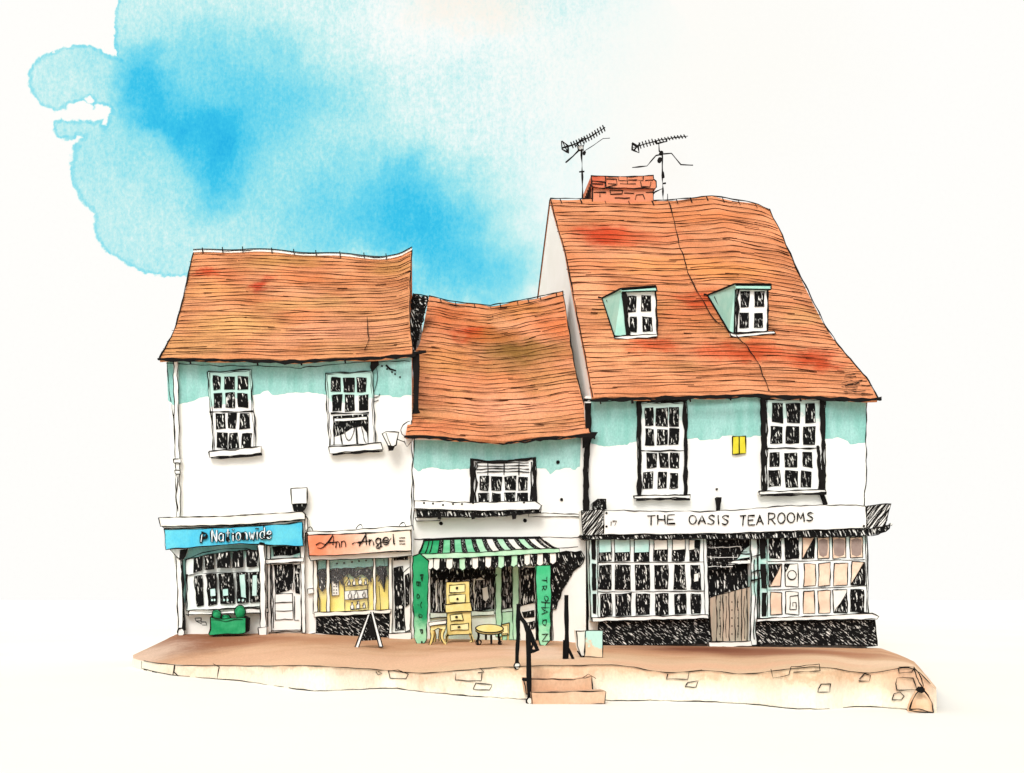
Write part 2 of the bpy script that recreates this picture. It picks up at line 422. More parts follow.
# the low cream bank under the pavement edge
rw = MB(); n = len(XS)
vs = []
for x in XS: vs += [front_top(x) + Vector((0, -.01, .0)), front_bot(x) + Vector((0, -.03, -.05))]
rw.add(vs, [[2 * i, 2 * i + 1, 2 * i + 3, 2 * i + 2] for i in range(n - 1)])
vs2 = [v + Vector((0, .3, -.06)) for v in vs]
rw.add(vs2, [[2 * i, 2 * i + 2, 2 * i + 3, 2 * i + 1] for i in range(n - 1)])
rw.add([vs[0], vs[1], vs2[1], vs2[0]], [[0, 1, 2, 3]]); rw.add([vs[-2], vs[-1], vs2[-1], vs2[-2]], [[3, 2, 1, 0]])
rw.add([v for pr in zip(vs[0::2], vs2[0::2]) for v in pr], [[2 * i, 2 * i + 2, 2 * i + 3, 2 * i + 1] for i in range(n - 1)])
yb = lambda x: front_bot(x).y - .03
rw.ink([(x, yat(TOP, x) + .2) for x in XS if 141 < x < 934], yb, .9, .7)
rw.ink([(x, yat(BOT, x) - .5) for x in XS if 141 < x < 934], yb, .9, .7)
STN = [[(141.5, 661), (141.5, 668), (150, 671), (173, 675), (174, 665)], [(175, 665), (174, 672), (179, 677), (188, 678)], [(213, 664), (219, 667), (217, 678)],
       [(388, 671), (398, 670), (408, 674), (406, 679), (390, 678), (388, 671)], [(378, 671), (382, 673), (378, 675), (376, 672)], [(456, 673), (455, 680), (481, 681), (482, 673)], [(476, 683), (473, 689), (489, 690), (492, 685), (476, 683)], [(480, 668), (484, 672), (478, 673)],
       [(668, 674), (666, 679), (688, 679), (689, 672), (702, 670)], [(688, 682), (685, 687), (696, 687), (698, 681), (688, 682)], [(771, 669), (773, 678), (789, 675), (791, 667)], [(791, 667), (819, 664), (820, 671), (793, 672)],
       [(819, 688), (818, 692), (830, 692), (831, 684), (821, 684), (819, 688)], [(859, 679), (865, 673), (871, 675), (869, 681), (859, 681)],
       [(898, 668), (899, 673), (912, 672), (914, 667), (899, 667)], [(896, 683), (897, 678), (902, 677), (913, 678), (917, 690), (897, 690), (896, 683)], [(892, 699), (894, 694), (900, 692), (904, 696), (901, 700), (892, 700)]]
for st in STN: rw.ink(st, lambda x: yb(x) - .005, .9, .4, step=3)
BNK = [((P(x_, 664, -11).x, front_bot(x_).y, front_top(x_).z), (2.2, 4, .12), (208, 168, 134), .5) for x_ in (180, 300, 430, 520, 640, 760, 860)] + [(pv(420, 672), (2, 3, .5), (214, 180, 150), .7), (pv(905, 667), (1.2, 3, .6), (228, 182, 150), .7), (pv(200, 668), (2.5, 4, 1), (222, 196, 170), .6), (pv(640, 668), (3, 3, .2), (222, 182, 150), .6)]
tag(rw.build('retaining_wall', [wash('cream_bank', (216, 184, 150), (226, 200, 168), .9, blobs=BNK, grain=.13, fade=(2, front_top(500).z + .02, GZ + .12, (238, 230, 210), 1, (0, 0, .5))), INK]), 'low cream stone bank holding up the brown pavement', 'retaining wall')

# stone steps through the bank
ST = MB(); T_ = wash('step_stone', (206, 164, 132), (216, 182, 152), 2, grain=.12)
def stepblock(ptsface, Y, back, name, par):
    b = MB(); b.prism(ptsface, Y, back, 0); b.ink(ptsface + [ptsface[0]], Y, 1.1, .6, step=4); return b
yS = front_bot(560).y
t = thing('steps', P(566, 702, yS - .3), 'two brick pink stone steps cut through the cream bank beside the handrail', 'steps')
s1 = stepblock([(524, 679), (574, 679.5), (592, 676), (593, 693), (526, 694)], yS - .28, .5, 's', t); s1.ink([(574, 682), (588, 674.5), (596, 678)], yS - .27, 1, .4)
s1.build('upper_step', [T_, INK], t)
s2 = stepblock([(531, 692.5), (604, 691), (606, 691.5), (605, 704), (532, 705)], yS - .62, .34, 's', t); s2.build('lower_step', [T_, INK], t)
# ------------------------------------------------------------------ roofs
class Roof:
    def __init__(s, left, right, top, bottom, eave, ridge):
        (r0, y0), (r1, y1) = eave, ridge
        a, b = P(VPX, r0, y0), P(VPX, r1, y1)
        s.z0, s.y0 = a.z, y0; s.sl = (b.z - a.z) / (y1 - y0); s.nrm = Vector((0, -s.sl, 1)).normalized()
        s.L, s.R, s.T, s.B = left, right, top, bottom
    def hit(s, px, py, off=0.0):
        k = (VPY - py) / F
        y = (EYE + CAMD * k - s.z0 + s.sl * s.y0) / (s.sl - k)
        return P(px, py, y) + s.nrm * off
    def uv(s, u, v):
        l, r, t, b = along(s.L, v), along(s.R, v), along(s.T, u), along(s.B, u)
        c00, c10, c01, c11 = s.B[0], s.B[-1], s.T[0], s.T[-1]
        return tuple((1 - u) * l[i] + u * r[i] + (1 - v) * b[i] + v * t[i]
                     - ((1 - u) * (1 - v) * c00[i] + u * (1 - v) * c10[i] + (1 - u) * v * c01[i] + u * v * c11[i]) for i in (0, 1))
    def shell(s, mb, nu=40, nv=24, th=.11):
        top = [[s.hit(*s.uv(i / nu, j / nv)) + s.nrm * (.025 * math.sin(i * .5 + j * .3)) for j in range(nv + 1)] for i in range(nu + 1)]
        vs = [q for row in top for q in row]; n = nv + 1; N = len(vs)
        vs += [q - s.nrm * th for q in vs]
        fs = []
        for i in range(nu):
            for j in range(nv):
                a, b, c, d = i * n + j, (i + 1) * n + j, (i + 1) * n + j + 1, i * n + j + 1
                fs += [[a, b, c, d], [a + N, d + N, c + N, b + N]]
        bd = [i * n for i in range(nu + 1)] + [nu * n + j for j in range(1, n)] + [i * n + nv for i in range(nu - 1, -1, -1)] + [j for j in range(nv - 1, 0, -1)]
        for a, b in zip(bd, bd[1:] + bd[:1]): fs.append([b, a, a + N, b + N])
        mb.add(vs, fs, 0)
        return [row[-1] for row in top]
    def rear(s, mb, ridge, yr, zr, th=.11):
        for a, b in zip(ridge, ridge[1:]):
            mb.slab3([a, b, (b.x, yr, zr), (a.x, yr, zr)], (0, 0, -th), 0)
    def course_lines(s, mb, n, wd=.85, seed=1, tick=3.0, wa=.010):
        R = random.Random(seed); random.seed(seed)
        for k in range(1, n):
            base = (k + R.uniform(-.22, .22)) / n; wob = NoiseLine(wa); w2 = NoiseLine(.0035)
            cuts = [0.0] + sorted(R.uniform(.04, .96) for _ in range(R.choice((0, 1, 1, 2)))) + [1.0]
            for a, b in zip(cuts, cuts[1:]):
                if b - a < .03: continue
                sh = R.uniform(-.006, .006); a2 = a + R.uniform(0, .012); b2 = b - R.uniform(0, .012) + (R.uniform(0, .09) if b < 1 else 0)
                m = max(4, int((b2 - a2) * 60)); pts = []; rs = []
                nw = NoiseLine(.45); w0 = wd * R.uniform(.75, 1.15)
                for i in range(m + 1):
                    u = a2 + (b2 - a2) * i / m
                    v = min(.995, max(.006, base + sh + wob(u * 34) + w2(u * 90)))
                    p = s.uv(min(u, 1), v)
                    if u == a2 and a == 0: p = (p[0] - R.uniform(0, tick), p[1] + R.uniform(-.5, 1))
                    q = s.hit(*p, off=.028); pts.append(q)
                    rs.append(max(.22, 1 + nw(i * 3)) * w0 * .5 * (CAMD + q.y) / F)
                mb.tube3(pts, rs, 2, 4)
    def line(s, mb, pts, wd=1.1, jit=.5, m=1, step=5, off=.03):
        q = resample(pts, step); nx, nz, nw = NoiseLine(jit), NoiseLine(jit), NoiseLine(.6); p3 = []; rs = []
        for i, (a, b) in enumerate(q):
            h = s.hit(a + nx(i * step), b + nz(i * step), off); p3.append(h)
            rs.append(max(.35, 1 + nw(i * step)) * wd * .5 * (CAMD + h.y) / F)
        mb.tube3(p3, rs, m, 4)
    def blobs(s, lst, org):
        R = random.Random(len(lst)); ex = []
        for k in range(16):          # loose mottling of the wash
            p = s.uv(R.uniform(.05, .95), R.uniform(.08, .92)); z = R.uniform(.5, 1.3)
            ex.append((p, (1.5 * z, 1.0 * z, .7 * z), R.choice([(196, 148, 92), (214, 124, 78), (232, 164, 124), (182, 130, 80)]), R.uniform(.35, .65)))
        return [(tuple(s.hit(*c) - org), r, col, a) for c, r, col, a in ex + lst]

ORANGE, ORANGE2 = (220, 150, 106), (200, 128, 84)

def body(par, xl, xr, z_e, y_ridge, z_ridge, y_rear, z_rear, mat, names=('side_wall', 'rear_wall'), hz=.14):
    """the side and rear walls of a house, gables cut below the roof planes"""
    for x, t in ((xl, .22), (xr, -.22)):
        b = MB(); b.slab3([(x, .25, GZ), (x, .25, z_e + .2 - hz), (x, y_ridge, z_ridge - hz), (x, y_rear - .3, z_rear + .05), (x, y_rear - .3, GZ)], (t, 0, 0)); b.build(names[0], [mat], par)
    b = MB(); b.slab3([(xl, y_rear - .3, GZ), (xr, y_rear - .3, GZ), (xr, y_rear - .3, z_rear - .1), (xl, y_rear - .3, z_rear - .1)], (0, .25, 0)); b.build(names[1], [mat], par)

# panes, frames
def wob(v, a=.7): return v + random.uniform(-a, a)
def pane_quads(mb, cells, Y, t=.02, m=0, j=.8, ink=.8):
    for x0, y0, x1, y1 in cells:
        q = [(wob(x0, j), wob(y0, j)), (wob(x1, j), wob(y0, j)), (wob(x1, j), wob(y1, j)), (wob(x0, j), wob(y1, j))]
        mb.prism(q, Y, t, m, ink, .4)

def sash(par, outer, cells, Y=-.05, sill=None, rail=None, frame_mat=None, jamb=None, label=None, extra=None, pane_mat=None):
    """one window: frame > pane, sill"""
    f = MB(); f.prism(outer, Y, .06 - Y, 0, 1.3, .6)
    cx_ = sum(p[0] for p in outer) / len(outer); cy_ = sum(p[1] for p in outer) / len(outer)
    inn = [(cx_ + (a - cx_) * .93, cy_ + (b - cy_) * .965) for a, b in outer]; f.ink(inn + [inn[0]], Y - .003, .7, .7)
    if rail:
        f.ink(rail, Y - .004, 1.7, .5)
    for pts, wd in (jamb or []): f.ink(pts, Y - .01, wd, .7); f.ink([(a + .6, b) for a, b in pts], Y - .012, wd * .7, 1.2)
    fo = f.build('window', [frame_mat or WHITE, INK], par)
    if label: fo['label'] = label
    p = MB(); pane_quads(p, cells, Y - .012)
    if extra: extra(p, Y)
    p.build('pane', [pane_mat or PANE, INK, WHITE], fo)
    if sill:
        s = MB(); poly, heavy = sill
        s.prism(poly, Y - .12, .12, 0, 1.3, .5)
        low_ = list(reversed(poly[len(poly) // 2:])); s.ink([(a + (2 if i == 0 else 0), b + 1.2) for i, (a, b) in enumerate(low_)], Y - .1, heavy, .6)
        s.build('sill', [WHITE, INK], fo)
    return fo

# ================================================================== LEFT HOUSE (bank and dress shop)
RL = P(290, 634)
house1 = thing('terraced_house', RL, 'white house on the left with two small shops and two tall sash windows', 'house', 'white houses with orange tiled roofs')
r1 = Roof([(159.5, 358.5), (167, 346), (175, 330), (181, 308), (185.5, 288), (193.5, 253)],
          [(413, 354), (411, 335), (409.8, 318), (409.8, 288), (412, 250.5)],
          [(193.5, 253), (250, 251.5), (300, 254.5), (350, 257), (384, 259), (400, 257), (412, 250.5)],
          [(159.5, 358.5), (220, 358), (290, 359.5), (360, 357.5), (413, 354)], (358, -.32), (254, 4.5))
STAIN1 = r1.blobs([((208, 272), (.5, .8, .6), (186, 60, 34), 1), ((260, 285), (.6, .8, .6), (184, 46, 26), .85), ((222, 275), (1.2, 1, .8), (204, 104, 62), .5), ((300, 275), (1.5, 1, 1), (214, 116, 66), .5), ((395, 268), (1.2, 1, .9), (186, 136, 76), .55),
                   ((230, 325), (2.0, 1.3, 1.2), (222, 166, 104), .7), ((210, 290), (1.6, 1, .8), (224, 158, 96), .5), ((290, 260), (1.6, .6, .5), (178, 128, 66), .5), ((350, 330), (2.2, 1.4, 1.2), (218, 146, 110), .7), ((380, 300), (1.2, 1.2, 1), (212, 138, 100), .5), ((300, 305), (2, .6, .5), (226, 168, 110), .6)], RL)
m1 = wash('roof_tile_wash', ORANGE, ORANGE2, 1.1, blobs=STAIN1, lo=.36, hi=.64, grain=.26, stretch=(.6, 1, 1.2))
b = MB(); ridge1 = r1.shell(b); r1.rear(b, ridge1, 9.2, r1.z0 - .1); r1.course_lines(b, 32, .74, 5)
r1.line(b, r1.L, 1.3); r1.line(b, r1.R, 1.2); r1.line(b, r1.T, 1.3)
r1.line(b, [(367, 318), (369, 340), (365, 350)], 1.0)
roof1 = b.build('roof', [m1, INK, SEPIA], house1)
b = MB()                                # pale ridge capping with its joints
for i in range(len(ridge1) - 1):
    b.slab3([ridge1[i] + Vector((0, -.09, -.02)), ridge1[i + 1] + Vector((0, -.09, -.02)), ridge1[i + 1] + Vector((0, 0, .07)), ridge1[i] + Vector((0, 0, .07))], (0, .18, -.04))
for x in (203, 223, 243, 272, 294, 316, 340, 364, 386):
    q = r1.hit(x, yat(r1.T, x), .04); b.tube3([q + Vector((0, -.09, .09)), q + Vector((.02, -.1, -.08))], .02, 1, 4)
b.tube3([q + Vector((0, -.04, .075)) for q in ridge1], .018, 1, 4)
b.build('ridge_capping', [CREAMW, INK], roof1)
b = MB()                                # the black gutter
def gutter(b, pts, Y, wd, knots):
    b.ink(pts, Y, wd, .6, 0); b.ink([(x, y + wd * .35) for x, y in pts], Y - .02, wd * .6, 1.3, 0)
    for x in knots: b.ink([(x, yat(pts, x) + 1), (x + .6, yat(pts, x) + 4.5)], Y - .03, 2.2, .3, 0, 2)
gutter(b, [(158, 359), (220, 360), (290, 361.5), (350, 359), (416, 355)], -.36, 3.0, (190, 257, 301, 345))
b.build('gutter', [INK, INK], house1)

b = MB()                                # front wall: upper floor, then the piers and pieces around the shop openings
b.prism([(168, 357), (290, 359), (411.6, 354), (412.3, 527), (307, 533), (306, 516), (173, 520)], 0, .25)
b.prism([(173, 520), (306, 516), (306, 566), (174, 566)], 0, .25)
b.prism([(174, 566), (306, 566), (306, 640), (174, 640)], 0, .25)
b.prism([(305.7, 533), (316, 533), (316, 642), (305.7, 642)], -.01, .25); b.prism([(391, 628), (412.4, 628), (412.4, 645), (391, 645)], 0.002, .2)
b.prism([(316, 612), (391, 612), (391, 645), (316, 645)], 0.004, .24); b.prism([(409.8, 527), (412.4, 527), (412.4, 628), (409.8, 628)], 0, .25)
b.ink([(167, 362), (169, 390), (171, 402)], -.005, .9, .4); b.ink([(172, 404), (174, 430), (176, 455)], -.005, .9, .6)
b.ink([(411.5, 420), (412.5, 470), (411, 527)], -.005, 1.1, .6)
for p_ in ([(195, 618), (201, 618), (201, 621), (196, 621), (195, 618)], [(201, 622), (206, 622), (207, 625), (202, 625)], [(196, 621), (202, 624)]): b.ink(p_, -.005, .9, .3, step=2)
b.build('front_wall', [WHITE, INK], house1)
zr1 = ridge1[20].z
body(house1, P(169, 500).x, P(408, 500).x, r1.z0, 4.5, zr1, 9.2, r1.z0 - .1, WHITE)
b = MB()                                # eaves shade put in as a teal wash band, ragged lower edge
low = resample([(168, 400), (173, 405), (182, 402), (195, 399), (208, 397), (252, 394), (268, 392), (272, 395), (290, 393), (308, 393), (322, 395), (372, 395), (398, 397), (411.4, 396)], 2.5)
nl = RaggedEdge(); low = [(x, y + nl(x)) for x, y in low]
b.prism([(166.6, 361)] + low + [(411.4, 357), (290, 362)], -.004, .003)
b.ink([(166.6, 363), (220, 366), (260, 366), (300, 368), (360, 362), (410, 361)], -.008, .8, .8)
b.build('shade_wash_band', [TEAL, INK], house1)
b = MB(); b.prism([(178, 546), (304, 543), (304, 560), (272, 561), (240, 563), (205, 570), (194, 590), (184, 604), (179, 585)], -.006, .004); b.build('shade_wash_band', [TEAL, INK], house1)  # the shade wash continued under the bank fascia as teal colour
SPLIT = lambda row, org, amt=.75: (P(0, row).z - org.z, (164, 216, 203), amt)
FR1 = wash('window_frame_paint', (243, 242, 238), (236, 235, 230), 2, split=SPLIT(402, RL), grain=.02)  # frame tops tinted teal: the eaves shade wash carried into their colour

def grid_cells(rows):
    return [(x0, y0, x1, y1) for y0, y1, cols in rows for x0, x1 in cols]
sash(house1, [(208, 371.5), (230, 371), (251, 369.5), (252.5, 398), (254, 412), (256, 449), (234, 450), (213.5, 452), (211, 412), (208.5, 395)],
     grid_cells([(376.5, 389.5, [(213, 221), (225, 235), (237.5, 248)]), (393, 407.5, [(213.5, 222), (225, 235), (238, 248)]), (413.5, 428.5, [(216, 225), (227.5, 236), (240, 249)]), (433, 448, [(217, 226.5), (229, 238), (242, 251)])]),
     sill=([(208.5, 451.5), (235, 449.5), (261.5, 446), (261.5, 453), (235, 456), (209, 457)], 2.6), rail=[(209.5, 412), (228, 411), (240, 412), (253.5, 411.5)], frame_mat=FR1)
def curtains(p, Y):
    p.prism([(333, 416), (368.5, 414), (368.5, 425), (352, 428), (343, 434), (334, 437)], Y - .012, .02, 0)
    p.prism([(334.5, 418.5), (367, 416.5), (367, 420), (334.5, 421.5)], Y - .03, .015, 2, .8)
    p.ink([(341, 434), (342, 444)], Y - .012, 1.3, .4); p.ink(smooth([(344, 428), (346, 439), (350, 441), (354, 432), (354, 424)]), Y - .012, .9, .3, step=2)
    p.ink([(356, 424), (357, 444)], Y - .012, 1.7, .4); p.ink(smooth([(361, 424), (363, 436), (366, 443)]), Y - .012, 1, .4); p.ink([(368, 424), (368, 444)], Y - .012, 1.3, .3)
    p.prism([(361, 424), (368, 424), (367, 433), (364, 429)], Y - .014, .01, 0)
    p.ink([(333.5, 417), (334, 445)], Y - .012, 1.5, .4)
sash(house1, [(325.5, 373), (350, 372), (372.5, 371), (373.5, 400), (376, 444.5), (352, 446), (329.5, 446.5), (327, 410)],
     grid_cells([(377.5, 391.5, [(331, 340.5), (344, 354), (357, 366.5)]), (395, 411, [(333, 341.5), (345, 354), (358.5, 367.5)])]),
     sill=([(328.5, 447), (352, 445.5), (380.5, 442.5), (382.5, 449.5), (355, 451.5), (330, 453.5)], 2.4), rail=[(331, 413.5), (369, 413)], frame_mat=FR1, extra=curtains,
     label='sash window with its lower half open and white curtains inside')
b = MB()                                # downpipes
b.prism([(173.2, 361), (177.5, 361), (180.5, 517), (176.5, 517)], -.12, .08, 0, 1.0, .8); b.prism([(173.5, 459), (181, 459), (181.3, 463), (173.7, 463)], -.15, .1, 0, 1.1, .4); b.prism([(174.5, 470), (180.5, 470), (180.2, 474), (175, 474)], -.15, .1, 0, 1, .4)
b.ink([(178, 476), (176, 495), (178, 512)], -.14, .9, .8)
b.build('drainpipe', [WHITE, INK], house1)
b = MB(); b.prism([(176, 556), (181.5, 556), (183, 632), (178.5, 632)], -.16, .09, 0, 1.2, .9); b.ink([(182, 558), (183.5, 600), (184.5, 630)], -.17, 2.4, .7)
b.prism([(169, 549), (188, 548), (185, 556), (182, 560), (177, 557)], -.2, .14, 0, 1.3, .4); b.prism([(180, 550), (187, 549), (184, 559), (179, 560)], -.21, .02, 1)
b.prism(ell(181, 632.5, 3.4, 4.4), -.22, .1, 0, 1.5, .3)
b.build('drainpipe', [WHITE, INK], house1)
b = MB(); b.ink([(386, 365), (390, 369), (396, 371)], -.02, 1.6, .4); b.build('cable', [INK, INK], house1); b = MB(); b.prism([(371, 361), (378, 359), (379, 364), (375, 368), (372, 372), (370, 367)], -.12, .1, 0)
b.ink(smooth([(374, 362), (379, 375), (374, 392), (372, 398), (378, 397), (380, 394)]), -.02, .8, .6); b.ink([(369, 396), (374, 402), (379, 400)], -.02, .9, .4)
b.build('cable_bracket', [INK, INK], house1)
for x, y in ((382, 366), (387, 369), (392, 372), (395, 374), (400, 377)): b = MB(); b.prism(ell(x, y, 1, 1, 6), -.02, .015, 0); b.build('cable_clip', [INK, INK], house1)

# --- bank front
b = MB(); cor = [(158.5, 517.5), (230, 516), (270, 513.5), (302, 511.5), (307, 515), (307, 524), (304, 518.5), (290, 520), (250, 524), (210, 525.5), (160.5, 526.5)]
b.prism([(158.5, 517.5), (230, 516), (270, 513.5), (302, 511.5), (305, 514), (305, 519.5), (250, 524), (210, 525.5), (160.5, 526.5)], -.40, .38, 0, 1.2, .5)
b.prism([(162, 526.5), (210, 526), (252, 524.5), (305, 520), (305.5, 546), (303.5, 546), (303, 523.5), (164.5, 528.5)], -.30, .28, 0, .9, .4)
b.prism([(304.5, 514), (308, 519), (308, 530), (306, 533), (304.8, 546)], -.30, .28, 0, 1.1, .5)
b.build('cornice', [CREAMW, INK], house1)
bay = lambda x: -.06 - .24 * math.sin(math.pi * min(1, max(0, (x - 184) / 88)))
b = MB(); bx = [186 + i * 4.2 for i in range(19)]
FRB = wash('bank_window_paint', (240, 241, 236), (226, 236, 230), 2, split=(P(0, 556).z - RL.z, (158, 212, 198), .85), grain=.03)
b.prism([(x, 561 - 11 * math.sin(math.pi * (x - 180) / 150)) for x in bx] + [(x, 611 - (x - 186) * .06) for x in reversed(bx)], lambda x: bay(x) + .02, .28, 0, 1.2)
b.ink([(187, 575), (210, 573), (264, 572)], lambda x: bay(x) - .01, .8, .5); b.ink([(187, 574), (187, 609)], bay, 1.1, .4)
b.ink(smooth([(186, 560), (200, 553), (222, 549), (245, 548), (258, 552)]), lambda x: bay(x) - .01, 1.1, .4)
bw = b.build('bay_window', [FRB, INK], house1)
b = MB(); f = lambda x: bay(x) - .012
for q in [((194, 559), (202, 556.5), (202, 570), (193.5, 573)), ((205, 556), (213.5, 553.5), (214, 569), (205, 570)), ((217, 553), (230, 552), (230, 568), (217, 568)), ((232.5, 552), (243, 551), (243, 567), (233, 568)), ((246.5, 550), (258, 550), (258, 566.5), (247, 566.5)),
          ((194, 577), (202, 575), (203.5, 605), (197, 606.5)), ((206.5, 574.5), (216, 573.5), (217, 604), (208.5, 606)), ((219, 573.5), (233, 573), (234.5, 603.5), (220.5, 604)), ((236.5, 573), (248, 572.5), (248.5, 602), (237.5, 603)), ((250, 572), (260, 572), (260, 601.5), (250.5, 602))]:
    b.prism(list(q), f, .02, 0, .9, .5)
g = lambda x: bay(x) - .035
for q in [((239, 575), (245, 574), (246, 598), (241, 597)), ((252.5, 575), (257, 575), (257, 596), (252, 596)), ((210, 589), (215, 588.5), (215.5, 596), (210.5, 596.5)), ((222.5, 589), (228, 588.5), (228.5, 595.5), (223, 596))]:
    b.prism(list(q), g, .02, 2, .6, .3)
for x in (212, 214.5, 224, 227.5, 239, 243): b.prism(ell(x, 600, 1.0, 1.3, 6), g, .02, 2)
b.build('pane', [PANE, INK, TEALP], bw)
b = MB(); b.prism([(188.5, 611)] + [(x, 610 - (x - 186) * .02) for x in bx[1:]] + [(268, 607.5), (268, 612)] + [(x, 614.5 - (x - 186) * .02) for x in reversed(bx)] + [(188.5, 616)], lambda x: bay(x) - .1, .3, 0, 1.2, .4)
b.build('sill', [WHITE, INK], bw)
b = MB()                                # pilasters of the bank front
b.prism([(257.5, 546), (260, 542), (264, 543), (265, 560), (266, 633), (260.5, 633), (259.5, 560)], -.36, .33, 0, 1.2, .5); b.prism([(258, 628), (267, 627), (267, 635), (259, 635)], -.4, .36, 0, 1.1, .4)
b.prism([(267, 546), (270, 546), (271, 632), (268, 632)], -.1, .1, 0, 1.0, .5); b.prism([(300.5, 546), (304.5, 546), (305.5, 633), (302, 633)], -.16, .16, 0, 1.0, .5)
b.prism([(263, 559.5), (303.5, 557.5), (303.5, 561.5), (263, 564)], -.2, .18, 0, 1.2, .4)
b.build('pilaster', [WHITE, INK], house1)
b = MB(); b.prism([(270, 545.5), (302, 544.5), (302, 558), (271, 559)], -.03, .03, 0, 1); o = b.build('fanlight', [FRB, INK], house1)
b = MB(); b.prism([(273, 547), (299, 546), (299.5, 553), (290, 555), (274, 555.5)], -.045, .012, 0, 1.2, .8); b.build('pane', [PANE2, INK], o)
b = MB(); b.prism([(271, 563), (301, 562), (301.5, 631.5), (271.5, 632)], -.04, .04, 0, 1.1)
b.prism([(275, 594), (292.5, 593.5), (293, 619), (275.5, 619.5)], -.06, .03, 0, 1.0); b.ink([(275, 602.5), (292.5, 602)], -.07, .9, .4); b.ink([(275.5, 611), (293, 610.5)], -.07, .9, .4); b.ink([(271, 630.5), (301, 630)], -.06, .9); b.ink([(272, 565), (273.5, 628)], -.06, 1.2, .5)
b.ink([(294.5, 596), (294.5, 620), (299, 620)], -.06, .9)
d = b.build('shop_door', [WHITE, INK], house1)
b = MB(); b.prism([(274, 565), (293, 564), (292.5, 588), (288, 591), (276, 593), (275, 580)], -.055, .014, 0, 1.0, .7); b.prism([(294.5, 564.5), (299.5, 564.5), (299.5, 594), (295.5, 593)], -.054, .012, 0, .9, .7)
b.build('pane', [PANE2, INK], d)
b = MB(); b.prism([(291.5, 583), (293.2, 583), (293.2, 590), (291.5, 590)], -.1, .05, 0, .8, .2); b.build('handle', [WHITE, INK], d)

# --- dress shop front: recessed display window
b = MB(); b.prism([(306, 531.5), (340, 531), (365, 528.5), (412.2, 525.5), (412.5, 530), (365, 533), (309, 535)], -.3, .28, 0, 1.0, .6)
for x in (310, 360, 403): b.ink(smooth([(x - 4, yat([(306, 531), (412, 526)], x) + .3), (x - 2, yat([(306, 531), (412, 526)], x) - 3), (x + 1, yat([(306, 531), (412, 526)], x) - 4.5), (x + 3, yat([(306, 531), (412, 526)], x))]), -.3, 1.1, .2, step=2)
b.prism([(309, 556), (411, 551), (412, 555.5), (395, 557.5), (311, 560.5)], -.24, .22, 0, 1.0, .5)
b.build('cornice', [CREAMW, INK], house1)
DW = .13
b = MB(); c1, c2, c3, c4 = P(316, 556, 0), P(391, 553, 0), P(391, 613, 0), P(316, 613, 0)
back = [(q.x, DW, q.z) for q in (c1, c2, c3, c4)]
b.slab3(back, (0, .05, 0), 0)
b.slab3([(c4.x, 0, c4.z), (c3.x, 0, c3.z), back[2], back[3]], (0, 0, -.04), 2); b.slab3([c1, c2, back[1], back[0]], (0, 0, .04), 1); b.slab3([c1, c4, back[3], back[0]], (-.04, 0, 0), 1); b.slab3([c2, c3, back[2], back[1]], (.04, 0, 0), 1)
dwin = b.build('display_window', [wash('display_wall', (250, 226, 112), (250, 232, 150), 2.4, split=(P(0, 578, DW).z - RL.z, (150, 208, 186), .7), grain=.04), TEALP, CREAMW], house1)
b = MB()
for x0, x1, y1 in ((313, 317, 614), (326.2, 329.5, 613), (373, 375.5, 612), (388.5, 392, 640)): b.prism([(x0, 556), (x1, 556), (x1 + .5, y1), (x0 + .5, y1)], -.06, .06, 0, 1.0, .5)
b.prism([(314, 612.5), (391, 609.5), (391, 613), (314, 617)], -.1, .1, 0, 1.0, .5); b.ink([(384, 559), (385, 570), (384, 592)], -.06, 1.0, .4); b.ink([(379, 586), (381, 612)], -.06, 1, .4)
b.build('frame', [CREAMW, INK], dwin)
b = MB(); b.rect(317, 557, 388.5, 612, -.03, .008); b.build('pane', [CLEAR], dwin)
b = MB()                                # scalloped teal pelmet with dots
top = [(318, 559), (388, 555)]; sc = [(388, 566)] + [(x, 570.5 - (x - 318) * .045 - 1.6 * abs(math.sin((x - 318) * .27))) for x in range(386, 317, -2)] + [(318, 571)]
b.prism(top + sc, .03, .02, 0, .9, .4)
for x, y in ((337, 563.5), (344, 563), (352, 562), (359, 561), (366, 560.5), (373, 560)): b.prism(ell(x, y, 1.1, 1.0, 6), .015, .02, 1)
b.build('pelmet', [TEAL, INK], dwin)
b = MB(); R = random.Random(4)          # dark gathered hangings at both sides and along the top
b.prism([(318, 572), (325, 571), (325, 588), (322, 592), (319, 586)], .04, .02, 0, 1, 1.2); b.prism([(329, 571), (338, 568), (341, 577), (337, 584), (333, 580), (331, 584), (329, 578)], .04, .02, 0, 1, 1.2)
b.prism([(340, 569), (352, 567), (356, 571), (366, 567), (371, 570), (371, 582), (367, 578), (362, 574), (354, 577), (348, 573), (343, 578)], .05, .02, 0, 1, 1.5); b.prism([(376, 567), (386, 566), (386, 577), (384, 590), (381, 580), (378, 574)], .04, .02, 0, 1, 1.2)
for k in range(60):
    x = R.uniform(319, 386); y = 569 - (x - 318) * .04 + R.uniform(0, 5); b.ink(smooth([(x, y), (x + R.uniform(-4, 4), y + 4), (x + R.uniform(-5, 5), y + R.uniform(5, 14))]), .04, 1.1, .4, step=3)
b.ink([(318, 590), (320, 611)], .05, 1.6, 1.2)
b.build('dark_hanging', [PANE, INK], dwin)
b = MB(); RS = [(316, 617.5), (350, 616), (391, 613.5), (390.5, 639), (360, 637), (316, 632.5)]
b.prism(RS, -.04, .04, 0, 1.2, .6); b.build('stall_riser', [HATCHD, INK], house1)
b = MB(); b.prism([(306, 634), (316, 633), (391, 640.5), (391, 644), (316, 638), (306, 639)], -.06, .06, 0, .9, .4); b.prism([(388.5, 634), (411, 632), (412, 634), (411.5, 640.5), (389, 641.5)], -.3, .3, 0, 1.1, .4)
